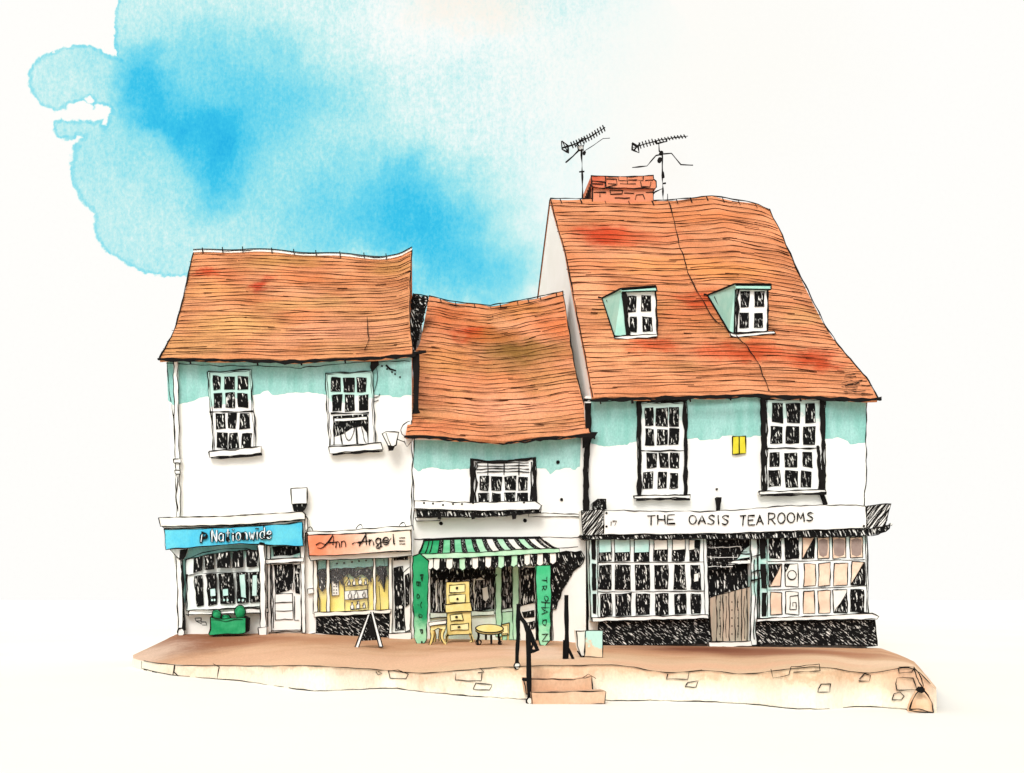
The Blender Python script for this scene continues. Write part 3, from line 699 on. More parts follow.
b.prism([(389, 641.8), (411.5, 640.8), (411.5, 646.5), (390, 643.5)], -.28, .28, 2, 1, .4)
b.build('door_step', [WHITE, INK, wash('step_edge', (226, 190, 160), None, 2)], house1)
b = MB(); b.prism([(391.5, 555.5), (410, 554), (410, 632), (391.5, 633)], .0, .06, 0, 1.0, .5); b.prism([(403.5, 572), (410.2, 567), (410.6, 630), (405, 632)], -.12, .1, 0, 1.1, .5)
d = b.build('shop_door', [WHITE, INK], house1)
b = MB(); b.prism([(394, 568), (403, 566), (404, 630), (395.5, 630.5)], -.02, .015, 0, 1, .7); b.prism([(405, 575), (409, 573), (409.4, 604), (405.6, 607)], -.14, .015, 0, 1, .6); b.prism([(393.5, 557), (408, 556), (408, 559.5), (394, 560.5)], -.02, .015, 0, .9, .5)
b.build('pane', [PANE, INK], d)
b = MB(); b.prism(ell(400.5, 607, 2.2, 2.2, 10), -.08, .05, 0, 1, .2); b.build('handle', [WHITE, INK], d)
b = MB(); b.prism([(307.5, 589), (313, 588), (313.5, 593), (308, 594)], -.1, .08, 0, 1.0, .3); b.build('letter_plate', [WHITE, INK], house1)
# ================================================================== MIDDLE HOUSE (antique shop)
RM = P(500, 640)
house2 = thing('terraced_house', RM, 'low middle house with sagging orange roof over a green striped shop awning', 'house', 'white houses with orange tiled roofs')
r2 = Roof([(405.5, 435.5), (408, 422), (411.5, 412), (412.5, 385), (414, 352), (419.5, 344), (425, 318), (429, 297)],
          [(590, 433), (583.5, 404), (576, 374), (569.5, 336), (563, 292)],
          [(429, 297), (455, 302.5), (490, 306), (520, 301.5), (545, 296), (563, 292)],
          [(405.5, 435.5), (440, 436), (478, 440), (502, 440.5), (545, 437), (590, 433)], (436, -.34), (300, 4.7))
STAIN2 = r2.blobs([((450, 318), (1.6, 1, .8), (202, 98, 54), .6), ((475, 332), (1.0, .8, .5), (196, 62, 30), .95), ((515, 352), (1.7, 1.4, 1.1), (140, 100, 52), 1), ((495, 335), (1.2, .8, .7), (170, 104, 52), .8), ((520, 310), (1.4, .8, .6), (196, 128, 66), .6), ((560, 325), (1.1, 1.2, 1.0), (222, 120, 70), .6), ((440, 360), (1.4, 1.4, 1.4), (206, 146, 86), .5),
                   ((430, 425), (1.6, .8, .6), (216, 118, 84), .6), ((520, 410), (2.6, 1.2, .9), (236, 160, 122), .7), ((565, 400), (1, 1, 1), (232, 150, 110), .6), ((470, 385), (2, 1, .8), (228, 148, 104), .5)], RM)
m2 = wash('roof_tile_wash', (216, 144, 104), (198, 124, 82), 1.1, blobs=STAIN2, lo=.36, hi=.64, grain=.26, stretch=(.6, 1, 1.2))
b = MB(); ridge2 = r2.shell(b); r2.rear(b, ridge2, 9.4, r2.z0 - .1); r2.course_lines(b, 36, .74, 9, 1, .009)
r2.line(b, r2.R, 1.2); r2.line(b, r2.T, 1.2); r2.line(b, [(426, 301), (455, 306.5), (490, 310), (520, 305.5), (545, 300), (564, 296)], .8)
for x in (440, 455, 474, 490, 500, 517, 528, 540, 556): y = yat(r2.T, x); r2.line(b, [(x, y), (x + 1, y + 4)], 1.1, .2, step=2)
roof2 = b.build('roof', [m2, INK, SEPIA], house2)
b = MB(); gutter(b, [(404, 436), (440, 437.5), (470, 440), (502, 442.5), (545, 438.5), (592, 434.5)], -.38, 3.2, (594,)); b.build('gutter', [INK, INK], house2)
b = MB(); b.prism([(413, 293), (421, 296), (428.5, 296), (426, 306), (421, 325), (417, 340), (414.5, 357), (411.5, 356), (410.5, 325), (411, 306)], 3.2, .3, 0, 1.3, 1.2)  # shadow on the gable, put in as a black hatched sliver of wall
R = random.Random(3)
for k in range(26):
    y = 297 + k * 2.3; x0 = 412.5; x1 = 428 - (y - 296) * .23; b.ink([(x0 + R.uniform(0, 3), y), (x1, y + R.uniform(-3, 5))], 3.19, 1.5, 1.0)
b.build('shadow_hatched_wall', [HATCHV, INK], house2)
b = MB(); b.prism([(412.6, 352), (419, 352), (419.5, 356), (418, 410), (420, 413), (412, 413.5), (414, 408)], -.30, .05, 1, 1, .8); b.ink([(412, 354), (426, 351)], -.32, 2.5, .5); b.build('drainpipe', [INK, INK], house2)
b = MB(); b.prism([(412.6, 433), (500, 438), (588, 432), (587, 540), (588, 560), (413, 560)], 0, .25); b.prism([(413, 560), (430, 560), (430, 645), (413, 645)], 0, .25); b.prism([(553, 560), (588.5, 560), (588.5, 652), (553, 652)], 0, .25)
b.ink([(414, 437), (413, 470), (414, 530)], -.005, 1.1, .8)
for x, y, r in ((558, 462, 1.7), (561.5, 499.5, 1.5), (441, 523.5, 1.8), (525, 520.5, 1.9)): b.prism(ell(x, y, r, r, 8), -.02, .02, 1, .6, .3)
b.prism([(528.5, 513.5), (545, 512.5), (579, 514.5), (579, 517), (550, 516.5), (528.5, 516.5)], -.03, .03, 0, .9, .4); b.ink([(414, 539), (480, 538), (545, 537), (582, 538)], -.004, .9, .6); b.ink([(545, 541), (556, 548), (578, 547)], -.004, .8, .5)
b.ink([(552, 598), (553, 640)], -.004, .9, .5)
b.build('front_wall', [WHITE, INK], house2)
body(house2, P(414, 500).x, P(580, 500).x, r2.z0, 4.7, ridge2[20].z, 9.4, r2.z0 - .1, WHITE)
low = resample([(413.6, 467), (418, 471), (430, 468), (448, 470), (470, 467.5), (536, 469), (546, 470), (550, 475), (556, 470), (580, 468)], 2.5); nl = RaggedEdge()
b = MB(); b.prism([(413.6, 440)] + [(x, y + nl(x)) for x, y in low] + [(581, 437), (502, 441)], -.004, .003); b.build('shade_wash_band', [TEAL, INK], house2)  # teal colour standing for the shade under the middle eaves
FR2 = wash('window_frame_paint', (240, 240, 236), (230, 230, 226), 2, grain=.02)
def louvre(p, Y):
    for y in (463, 466, 469, 472): p.ink([(477, y), (529, y - .3)], Y - .012, 1.2, .8)
    for x in (488, 504, 519): p.ink([(x, 461), (x, 475)], Y - .014, 1.2, .4)
sash(house2, [(470, 458.5), (484, 461), (505, 460.5), (536, 457.5), (536.5, 503), (471, 504)], grid_cells([(476.5, 490, [(479.5, 488.5), (492, 501.5), (505, 515.5), (519, 528)]), (493, 503, [(479, 488.5), (492, 501), (504.5, 514), (517, 528.5)])]),
     frame_mat=FR2, jamb=[([(472, 459), (472.5, 503)], 4.5), ([(475.5, 462), (475.5, 503)], 1.6), ([(534, 458), (534.5, 503)], 4.8), ([(531, 462), (531, 503)], 1.4), ([(471, 459.5), (488, 461.5), (515, 461), (536, 458.5)], 2.6)], extra=louvre, label='wide low casement window in a heavy black surround')
b = MB(); b.prism([(414, 500.5), (470, 502.5), (535, 501), (541, 505.5), (539, 509.5), (480, 511), (414, 508.5)], -.4, .36, 0, 1.0, .5)
b.prism([(416, 510), (480, 512), (530, 511), (541, 506), (540, 512), (510, 515), (480, 517), (417, 516.5)], -.36, .3, 2, 1.6, 1.0)
for x, y in ((424, 503), (433, 503.5), (443, 505), (453, 504), (462, 504), (473, 503), (524, 502.5)): b.prism(ell(x, y, 1.1, 1.1, 6), -.41, .02, 1)
for x in (437, 471, 512): b.prism([(x, 513), (x + 5, 513), (x + 4, 518.5), (x + 1, 519)], -.38, .2, 1)
b.prism([(415, 518), (440, 517), (440, 520.5), (416, 521)], -.2, .18, 0, .9, .5)
b.build('ledge', [WHITE, INK, HATCHV], house2)

# shop windows and door under the awning (a recessed front)
YS = .12
b = MB(); b.rect(428, 560, 536, 646, YS, .1); b.prism([(430, 615.5), (500, 613), (500, 640), (430, 641)], YS - .08, .08, 0, .9); b.prism([(495, 560), (501.5, 560), (501.5, 636), (496, 637)], YS - .1, .1, 2, 1, .5); b.prism([(512.5, 560), (518.5, 560), (519, 640), (513, 640)], YS - .1, .1, 2, .9, .5)
b.prism([(430, 613), (494, 610.5), (494, 615), (430, 618)], YS - .14, .14, 0, 1.1, .4); b.prism([(500, 612), (513, 611), (513, 640), (500, 640)], YS - .06, .06, 2, .8)
sf = b.build('shopfront', [wash('pale_shopfront', (232, 238, 226), (214, 234, 214), 2), INK, GREENL], house2)
b = MB(); b.prism([(430, 566), (494.5, 564), (494, 609), (466, 612), (431, 613)], YS - .02, .015, 0, 1.2, .8); b.prism([(502, 564), (512, 564), (512, 607), (502, 610)], YS - .02, .015, 0, 1, .7)
for x, wd in ((436, 1.6), (441, 1.4), (446, 2), (469, 1.4), (474, 1.6)): b.ink([(x, 578), (x + .5, 610)], YS - .05, wd, 1.0, 2)
b.prism([(482, 588), (488, 586.5), (489, 597.5), (486, 601.5), (482.5, 600)], YS - .05, .02, 2, .8); b.prism([(476, 577.5), (490, 576.5), (490, 579.5), (476, 580.5)], YS - .05, .02, 2, .7)
b.prism([(504, 583), (509, 582.5), (509, 595), (504.5, 595)], YS - .04, .01, 0, .9)
b.build('pane', [scribble('shop_glass', .15, scale=(30, 30, 4), light=(190, 186, 184)), INK, CREAMW], sf)
b = MB(); b.prism([(519, 566), (535, 566), (536, 641), (520, 641)], YS - .04, .04, 0, 1.1)
dd = b.build('shop_door', [CREAMW, INK], sf); b = MB(); b.prism([(520.5, 568), (534, 568), (534.5, 603), (521, 606)], YS - .055, .012, 0, 1, .7); b.prism([(523, 612), (534, 610), (534, 617), (524, 618)], YS - .055, .012, 0, 1, .6); b.prism([(525, 623), (534, 621), (534.5, 629), (526, 630)], YS - .055, .012, 0, 1, .6); b.build('pane', [PANE2, INK], dd)
b = MB(); R = random.Random(8)          # dark fringe of goods hung behind the valance
b.prism([(430, 572)] + [(x, 577 + R.uniform(0, 5)) for x in range(432, 492, 3)] + [(492, 571), (480, 568), (440, 568)], YS - .09, .02, 0, 1, 1)
for k in range(20): x = R.uniform(432, 490); b.ink(smooth([(x, 572), (x + 4, 580), (x + 7, 574)]), YS - .1, 1.2, .5, step=3)
b.build('dark_fringe', [PANE2, INK], sf)
b = MB(); W = [(547, 553), (560, 552), (582, 551.5), (584, 558), (579, 567), (573, 572), (567, 584), (561, 590), (557, 607), (552, 609), (551, 590), (551, 576)]  # shadow by the awning, built as a black hatched wedge on the wall
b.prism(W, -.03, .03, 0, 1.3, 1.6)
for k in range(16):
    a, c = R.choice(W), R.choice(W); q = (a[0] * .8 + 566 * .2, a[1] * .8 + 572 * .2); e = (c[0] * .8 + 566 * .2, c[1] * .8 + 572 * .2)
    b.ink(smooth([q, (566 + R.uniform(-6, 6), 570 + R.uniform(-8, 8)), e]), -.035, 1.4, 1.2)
o = b.build('hatched_shadow', [HATCHV, INK], house2); o['label'] = 'black scribbled shadow drawn beside the awning'

# ================================================================== RIGHT HOUSE (tea room)
RR = P(730, 648)
house3 = thing('terraced_house', RR, 'tall right house with a steep orange roof, two dormers and tea room bays', 'house', 'white houses with orange tiled roofs')
r3 = Roof([(592.5, 398), (586, 362), (577, 315.5), (564.5, 250), (556, 222), (550, 199.5)],
          [(878, 398.5), (866, 378), (847, 357), (836, 343), (825, 326), (812, 300), (796, 268.5), (782, 236), (769, 210)],
          [(550, 199.5), (602, 199.5), (653, 202), (711, 196.5), (747, 202.5), (758, 205), (769, 210)],
          [(592.5, 398), (640, 396.5), (700, 395.5), (747, 394), (800, 395.5), (850, 397.5), (878, 398.5)], (398, -.34), (200, 9.5))
STAIN3 = r3.blobs([((605, 235), (1.6, 1.6, 1), (192, 64, 36), 1), ((640, 238), (2, 1.4, .8), (200, 92, 54), .6), ((745, 352), (2.2, 1.2, .7), (198, 82, 46), .95), ((705, 300), (1.2, 1.2, .8), (202, 76, 40), .8), ((812, 360), (1.2, 1, .7), (194, 74, 40), .95), ((690, 318), (2, 1.4, 1), (206, 108, 66), .5), ((655, 265), (2.4, 1.2, .9), (226, 148, 84), .6),
                   ((730, 270), (2.2, 1.6, 1), (224, 144, 76), .6), ((610, 350), (1.8, 2.2, 1.4), (236, 164, 116), .75), ((680, 380), (2.4, 1, .7), (228, 150, 104), .6), ((760, 230), (1.6, 1.6, .9), (232, 150, 104), .55), ((700, 215), (2.5, 1.2, .6), (220, 128, 74), .5), ((580, 290), (1.2, 2, 1.4), (238, 166, 122), .65), ((655, 345), (1, .8, .6), (198, 76, 40), .8)], RR)
m3 = wash('roof_tile_wash', (218, 146, 104), (200, 126, 84), .9, blobs=STAIN3, lo=.36, hi=.64, grain=.26, stretch=(.6, 1, 1.2))
b = MB(); ridge3 = r3.shell(b, 50, 30); ZR3 = P(535, 298, 14).z - (17 - 14) * .62
r3.rear(b, ridge3, 17.0, ZR3); r3.course_lines(b, 50, .8, 21, 3, .0055)
r3.line(b, r3.L, 1.2); r3.line(b, r3.R, 1.2); r3.line(b, r3.T, 1.2); r3.line(b, smooth([(669, 202), (678, 240), (688, 275), (700, 297), (712, 320), (737, 336), (757, 360), (769, 392)]), .9, .7)
for k in range(16): x = random.uniform(846, 872); y = random.uniform(376, 397); r3.line(b, [(x - 8, y), (x + 3, y - 1 + (x - 860) * .12)], .8, .6)
for x in (560, 580, 604, 628, 652, 676, 690, 706, 722, 738, 755): y = yat(r3.T, x); r3.line(b, [(x, y), (x + 2, y + 4.5)], 1.0, .2, step=2)
roof3 = b.build('roof', [m3, INK, SEPIA], house3)
b = MB(); gutter(b, [(584, 400), (640, 398.5), (700, 397), (747, 395.5), (800, 397), (850, 399.5), (881, 399)], -.38, 3.6, (600, 632, 690, 730, 800)); b.build('gutter', [INK, INK], house3)
# walls
b = MB(); b.prism([(585.5, 396), (730, 394), (866.5, 396), (866, 530), (867, 655), (586, 655)], 0, .25)
b.ink([(866.5, 400), (866, 440), (866.5, 470), (864, 506)], -.005, 1.1, .6); b.ink([(602, 598), (598, 640)], -.005, .9, .5); b.ink([(588.5, 540), (588.5, 632)], -.01, 1.2, .6)
b.build('front_wall', [WHITE, INK], house3)
vl = [r3.hit(*p) for p in resample(r3.L, 8)]; vr = [r3.hit(*p) for p in resample(r3.R, 8)]
for vv, xb, sg in ((vl, P(585.5, 500).x, 1), (vr, P(862, 500).x, -1)):
    b = MB(); vv = [q for q in vv if q.y > .26]
    lo = [Vector((xb, q.y, 0 + GZ)) for q in vv]; up = [q + Vector(((.015 if sg > 0 else -.22), 0, -.13 if sg > 0 else -.2)) for q in vv]
    R0 = up[-1]; rr = Vector((R0.x, 16.7, ZR3 - .05)); lo.append(Vector((xb, 16.7, GZ))); up.append(rr)
    for i in range(len(up) - 1): b.slab3([lo[i], up[i], up[i + 1], lo[i + 1]], (.2 * sg, 0, 0))
    if sg > 0:
        b.tube3([up[-2] + Vector((-.02, 0, .12)), up[-1] + Vector((-.02, 0, .12))], .026, 1, 4)
    b.build('gable_wall', [WHITE, INK], house3)
b = MB(); b.slab3([(P(585.5, 500).x + .2, 16.7, GZ), (P(866, 500).x - .2, 16.7, GZ), (P(866, 500).x - .2, 16.7, ZR3 - .15), (P(585.5, 500).x + .2, 16.7, ZR3 - .15)], (0, .25, 0)); b.build('rear_wall', [WHITE], house3)
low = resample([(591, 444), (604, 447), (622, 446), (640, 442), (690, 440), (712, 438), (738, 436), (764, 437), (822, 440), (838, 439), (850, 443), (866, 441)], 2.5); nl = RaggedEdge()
b = MB(); b.prism([(591, 398)] + [(x, y + nl(x)) for x, y in low] + [(866, 398), (740, 396)], -.004, .003); b.build('shade_wash_band', [TEAL, INK], house3)  # shade below the right eaves, coloured in as a teal wash
FR3 = wash('window_frame_paint', (242, 242, 238), (234, 236, 232), 2, split=(P(0, 420).z - RR.z, (188, 226, 217), .7), grain=.02)  # upper frame takes the teal of the painted eaves shade
sash(house3, [(637, 402), (660, 401.5), (687, 402), (687, 497), (638, 498)],
     grid_cells([(407.5, 426, [(645.5, 653), (656, 667), (670, 679)]), (429, 445, [(645.5, 654), (657.5, 667), (669.5, 678.5)]), (453, 468, [(647, 657), (659.5, 668), (670.5, 678.5)]), (472.5, 488.5, [(643.5, 653), (658.5, 667), (670.5, 678)])]),
     sill=([(634, 495.5), (690, 495), (690, 498), (634, 498.5)], 2.6), rail=[(641, 451), (684, 450.5)], frame_mat=FR3, jamb=[([(639, 402), (639.5, 496)], 4.2), ([(684.5, 402), (685.5, 450), (684.5, 496)], 4.2), ([(637, 401.5), (687, 401)], 2.5)],
     label='left upstairs sash window with black jambs')
sash(house3, [(761, 399), (790, 398.5), (825, 399), (825, 492), (762, 493)],
     grid_cells([(403.5, 422.5, [(772.5, 782.5), (787, 800), (805, 815)]), (426.5, 444, [(770.5, 782.5), (786, 799), (803, 815)]), (452.5, 467, [(770, 780), (784.5, 797.5), (802.5, 812)]), (471, 486.5, [(768.5, 780), (786, 797.5), (801, 811.5)])]),
     sill=([(758.5, 491.5), (825, 489.5), (826, 492.5), (759, 494.5)], 2.6), rail=[(765, 448.5), (820, 448)], frame_mat=FR3, jamb=[([(763, 398), (763.5, 492)], 4.4), ([(766.5, 400), (766.5, 490)], 1.2), ([(821.5, 399), (823, 445), (822, 492)], 4.8), ([(818, 446), (820, 490)], 3.4), ([(761, 398.5), (824, 398)], 2.2)],
     label='right upstairs sash window, wider, with thick black jambs')
b = MB(); b.prism([(585.5, 403), (591, 403), (590.5, 440), (588, 470), (589, 512), (583.5, 512), (584, 460), (586, 440)], -.14, .1, 0, 1.4, .8); b.prism([(583, 432), (598, 432), (595, 437), (590, 440), (588, 446), (583, 448)], -.2, .1, 0); b.build('drainpipe', [INK, INK], house3)
b = MB(); b.prism([(819, 491), (822, 491), (827.5, 504), (824, 505.5)], -.05, .05, 0, 1, .4); b.build('drainpipe', [INK, INK], house3)
# dormers
def dormer(ct, face, cells, cheek, roofedge, sillq, lbl):
    base = r3.hit(face[3][0], face[3][1], .02); Y = base.y - .05
    d_ = MB(); d_.prism(face, Y, 1.2, 0, 1.2, .4); d_.ink([(face[0][0] + 1.6, face[0][1]), (face[3][0] + 1.8, face[3][1])], Y - .01, 3.0 if ct else 5.5, .8); d_.ink([face[1], face[2]], Y - .01, 2.2, .5)
    o = d_.build('dormer', [WHITE, INK], house3); o['label'] = lbl
    p = MB(); pane_quads(p, cells, Y - .015, j=.5); p.build('pane', [PANE, INK], o)
    # cheek: from the face edge back to the roof plane
    A, D = P(*cheek[1], Y - .01), P(*cheek[2], Y - .01); B, C = r3.hit(*cheek[0], .03), r3.hit(*cheek[3], .03)
    c = MB(); c.slab3([A, B, C, D], (.06, .02, 0)); c.tube3([A, B], .022, 1, 4); c.tube3([B, C], .03, 1, 4); c.tube3([C, D], .02, 1, 4); c.tube3([A, D], .02, 1, 4); m_ = B.lerp(C, .12); c.tube3([m_.lerp(A, .18), C.lerp(D, .55)], .018, 1, 4)
    c.tube3([B + Vector((-.12, 0, .03)), B + Vector((.05, 0, -.02)), m_ + Vector((0, 0, -.05))], .03, 1, 4); c.build('cheek', [TEALD, INK], o)
    t0, t1, t2, t3 = roofedge
    r_ = MB(); q0, q1 = P(*t0, Y - .1), P(*t1, Y - .1); r_.slab3([q0, q1, P(*t2, Y - .1), P(*t3, Y - .1)], (0, .12, 0)); r_.slab3([q0, q1, q1 + Vector((-.2, 2.2, .02)), B + Vector((0, .4, .03))], (0, 0, -.06))
    r_.tube3([q0, q1], .026, 1, 4); r_.tube3([P(*t3, Y - .1), P(*t2, Y - .1)], .022, 1, 4); r_.tube3([q1, P(*t2, Y - .1)], .022, 1, 4); r_.tube3([q0, B], .03, 1, 4); r_.build('dormer_roof', [TEALD, INK], o)
    s_ = MB(); s_.prism(sillq, Y - .12, .12, 0, 1.1, .4); s_.build('sill', [WHITE, INK], o)
TEALD = wash('dormer_teal', (158, 210, 194), (178, 220, 204), 2.5, grain=.06)
dormer(0, [(622, 291), (655.5, 290.5), (657.5, 335), (626.5, 336)], [(628.5, 296.5, 636, 312), (641.5, 296, 651, 311), (630, 317, 637, 331.5), (642.5, 317, 652, 331)],
       [(602, 299), (621.5, 289.5), (627, 336.5), (614.5, 337)], [(621, 288.5), (655.8, 285.8), (657, 291), (622, 292)], [(614, 337), (627, 335.5), (657, 334), (657, 337), (627, 339), (615, 338.5)], 'left dormer window with teal cheek')
dormer(1, [(736.5, 289), (768, 289), (767.5, 331), (734.5, 333)], [(740.5, 291.5, 749, 307), (755, 292, 764, 306.5), (740, 313, 748.5, 328), (754.5, 313, 763, 327.5)],
       [(707.5, 296), (735.5, 284.3), (734, 334), (729, 332.5)], [(735, 283.8), (771, 284), (771, 289.5), (736, 289)], [(730, 333), (736, 334), (774.5, 331), (776, 333.5), (736, 337.5), (731, 336)], 'right dormer window with wider teal cheek')
# chimney, child of the roof
Yc = r3.hit(620, 200).y - .15; b = MB(); BRK = wash('chimney_brick', (222, 144, 110), (214, 132, 98), 1.5, grain=.08, blobs=[(tuple(P(599, 179, Yc) - RR), (.6, 1, .4), (196, 74, 50), .7)])
b.prism([(592.5, 187), (653.5, 188.5), (653.5, 206), (592.5, 206)], Yc, 2.0, 0, 1.2, .4); b.prism([(591, 175.8), (620, 176.8), (653, 175.6), (653.5, 179), (656.5, 181), (656.5, 187.3), (654, 188.5), (605, 188), (592, 187)], Yc - .08, 2.15, 0, 1.2, .4)
for q in ([(605.5, 176.5), (606, 187), (617, 185), (617, 179), (606, 179)], [(592, 181), (605, 182), (605, 188)], [(618, 177), (618.5, 180.5), (627, 180.5), (627, 177)], [(637, 180), (643, 180), (643, 176)], [(640.5, 181), (641, 186.5), (650, 187), (651, 182)], [(645, 180.5), (653, 180)], [(628, 180), (637, 180)], [(593, 184), (603, 184.5)], [(620, 183.5), (636, 184)], [(628, 180.5), (628, 184)], [(608, 183.5), (616, 184)]): b.ink(q, Yc - .09, 1.0, .4, step=3)
for q in ([(610, 190), (610.5, 194.5), (622, 194), (622.5, 190.5), (610, 190)], [(635, 199.5), (636, 195), (643, 194.5), (645, 199.5)], [(634, 188.6), (653, 188.6)], [(592, 187), (605, 188.5)], [(594, 192), (606, 192.5)], [(600, 192.5), (600, 197)], [(624, 193), (634, 193)], [(615, 198), (630, 198)], [(646, 192), (653, 192)]): b.ink(q, Yc - .01, 1.0, .4, step=3)
x0 = P(592.5, 187, Yc).x
for k in range(7):
    y = Yc + .1 + k * .3; z = P(592, 180, Yc).z; b.tube3([(x0 - .06, y, z - .1), (x0 - .03, y + .25, z - .75)], .025, 1, 4)
ch = b.build('chimney', [BRK, INK], roof3)
# --- tea room shopfront: two small-paned bays, a planked gate between them
BY = -.34
def tea_bay(outer, cells, fills, side, sill, riser, label, mull):
    f = MB(); f.prism(outer, BY, .34, 0, 1.3, .6)
    for q in side: f.prism(q, BY - .012, .02, 1, .9, .5)
    for q in mull: f.ink(q, BY - .01, .8, .5)
    o = f.build('bay_window', [FRT, INK], house3); o['label'] = label
    groups = {}
    for cell, fl in zip(cells, fills): groups.setdefault(fl, []).append(cell)
    mats = [PANE, INK, TEALP, TAN, BROWNP, CREAMW]; p = MB()
    for fl, cs in groups.items():
        for x0, y0, x1, y1 in cs:
            q = [(wob(x0), wob(y0)), (wob(x1), wob(y0)), (wob(x1), wob(y1)), (wob(x0), wob(y1))]
            if fl == 'k': p.prism(q, BY - .012, .02, 0, .9, .5)
            elif fl == 't': p.prism(q, BY - .012, .02, 3, 1.1, .5)
            elif fl == 'b': p.prism(q, BY - .012, .02, 3, 1.1, .4); p.prism([(x0 + 1.5, y0 + 3), ((x0 + x1) / 2, y0 + 1.2), (x1 - 1.5, y0 + 3), (x1 - 1, (y0 + y1) / 2), (x1 - 2, y1 - 3), ((x0 + x1) / 2, y1 - 1.2), (x0 + 2, y1 - 3), (x0 + 1, (y0 + y1) / 2)], BY - .016, .01, 4)
            elif fl == 'w': p.prism(q, BY - .012, .02, 5, 1.1, .4)
            elif fl in ('tk', 'kt'):
                p.prism(q, BY - .012, .02, 3, 1.1, .4)
                p.prism([(x0, y1), (x1, y0), (x1, y1)] if fl == 'tk' else [(x0, y0), (x1, y0), (x0, y1)], BY - .016, .01, 0, .9, .6)
            elif fl == 'wk': p.prism(q, BY - .012, .02, 5, 1.1, .4); p.prism([(x0 + 1, y1), (x1, y0 + 2), (x1, y1)], BY - .016, .01, 0, .9, .6)
            elif fl in ('B', 'C', 'D'):      # pale blind over the top of a dark pane
                p.prism(q, BY - .012, .02, 0, .9, .4); h = y0 + (y1 - y0) * (.62 if fl == 'B' else .5); xx = x1 if fl != 'D' else x0 + (x1 - x0) * .5
                p.prism([(x0, y0), (xx, y0), (xx, h - 1), (x0, h)], BY - .02, .012, 2 if fl == 'B' else 5, .7, .3)
    if fills[0] == 'B':
        x0, y0, x1, y1 = cells[11]; p.prism([(x0 + 3, y0 + 9), (x1 - 2, y0 + 8), (x1 - 2, y0 + 16), (x0 + 3, y0 + 17)], BY - .02, .012, 5, .6, .3)
    else:
        x0, y0, x1, y1 = cells[7]; p.ink(ell((x0 + x1) / 2 + .5, y0 + 11, 4.5, 4.7, 14) + [((x0 + x1) / 2 + 5, y0 + 11)], BY - .02, 1.1, .2, step=2)
        p.prism([(x0 - 1, y0 + 1), (x0 + 5, y0), (x0, y0 + 9)], BY - .02, .012, 0, .8, .5)
        x0, y0, x1, y1 = cells[13]; p.ink([(x0 + 4, y0 + 5), (x0 + 4, y1 - 5), (x1 - 3, y1 - 5), (x1 - 3, y0 + 11), (x0 + 7, y0 + 11), (x0 + 7, y1 - 8)], BY - .02, 1.0, .3, step=3); p.ink([(x0 + 4, y0 + 5), (x1 - 1, y0 + 4)], BY - .02, 1, .3)
    p.build('pane', mats, o)
    s = MB(); s.prism(sill, BY - .12, .12, 0, 1.2, .5); s.build('sill', [WHITE, INK], o)
    r = MB(); r.prism(riser, BY + .02, .32, 0, 1.4, .8); r.build('stall_riser', [HATCHD, INK], house3)
TAN = wash('tan_blind', (240, 218, 194), (228, 192, 166), 3.0, grain=.04)
BROWNP = wash('brown_grey_wash', (146, 126, 118), (164, 146, 136), 3, grain=.05)
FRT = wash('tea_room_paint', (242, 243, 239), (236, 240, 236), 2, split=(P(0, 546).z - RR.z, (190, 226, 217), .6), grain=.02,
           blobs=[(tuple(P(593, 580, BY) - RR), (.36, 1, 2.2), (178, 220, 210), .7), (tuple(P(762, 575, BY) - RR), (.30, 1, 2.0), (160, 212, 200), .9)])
cl = [(599, 611), (614.5, 630), (634.5, 649), (654, 667.5), (672.5, 685), (689, 700)]
cells = [(a, 539.5, b_, 561) for a, b_ in cl] + [(a + i * .4, 565 + (1 - i % 2) * 0, b_ + .4, 589.5) for i, (a, b_) in enumerate(cl)] + [(a + 1.5 + i * .1, 594, b_ + 1, 616 - i * .5) for i, (a, b_) in enumerate(cl)]
tea_bay([(588.5, 537), (640, 536.5), (707, 535.5), (709, 617), (640, 620.5), (591, 621)], cells, ['B', 'B', 'B', 'C', 'C', 'D'] + ['k'] * 12,
        [[(591.5, 540), (595.5, 540), (595.5, 560), (592, 559)], [(592, 564), (595.5, 564), (596, 590), (592.5, 590)], [(593, 594), (596, 594), (596, 614), (593, 613)]],
        [(592, 617.5), (708, 614.5), (709, 618.5), (592, 621.5)], [(600, 621), (650, 620), (707, 618), (712, 643), (660, 645), (599, 645.5)], 'left tea room bay with dark panes and pale blinds',
        [[(597.5, 538), (598, 618)], [(703.5, 538), (705, 616)], [(598, 562.5), (704, 562)], [(598, 592), (704, 591)]])
cr = [(769, 781), (785, 798), (802.5, 814), (817.5, 829), (832.5, 846), (850, 863)]
sk1 = lambda i: -i * .25
cells = [(a, 538 + sk1(i), b_, 559 + sk1(i)) for i, (a, b_) in enumerate(cr)] + [(a + (1.5 if i > 1 else 0), 564.5 - i * .5, b_ + (1.5 if i > 1 else 0), 587 - i * .4) for i, (a, b_) in enumerate(cr)] + [(a + 1, 592 - i * .5, b_ + 1, 615 - i * .6) for i, (a, b_) in enumerate(cr)]
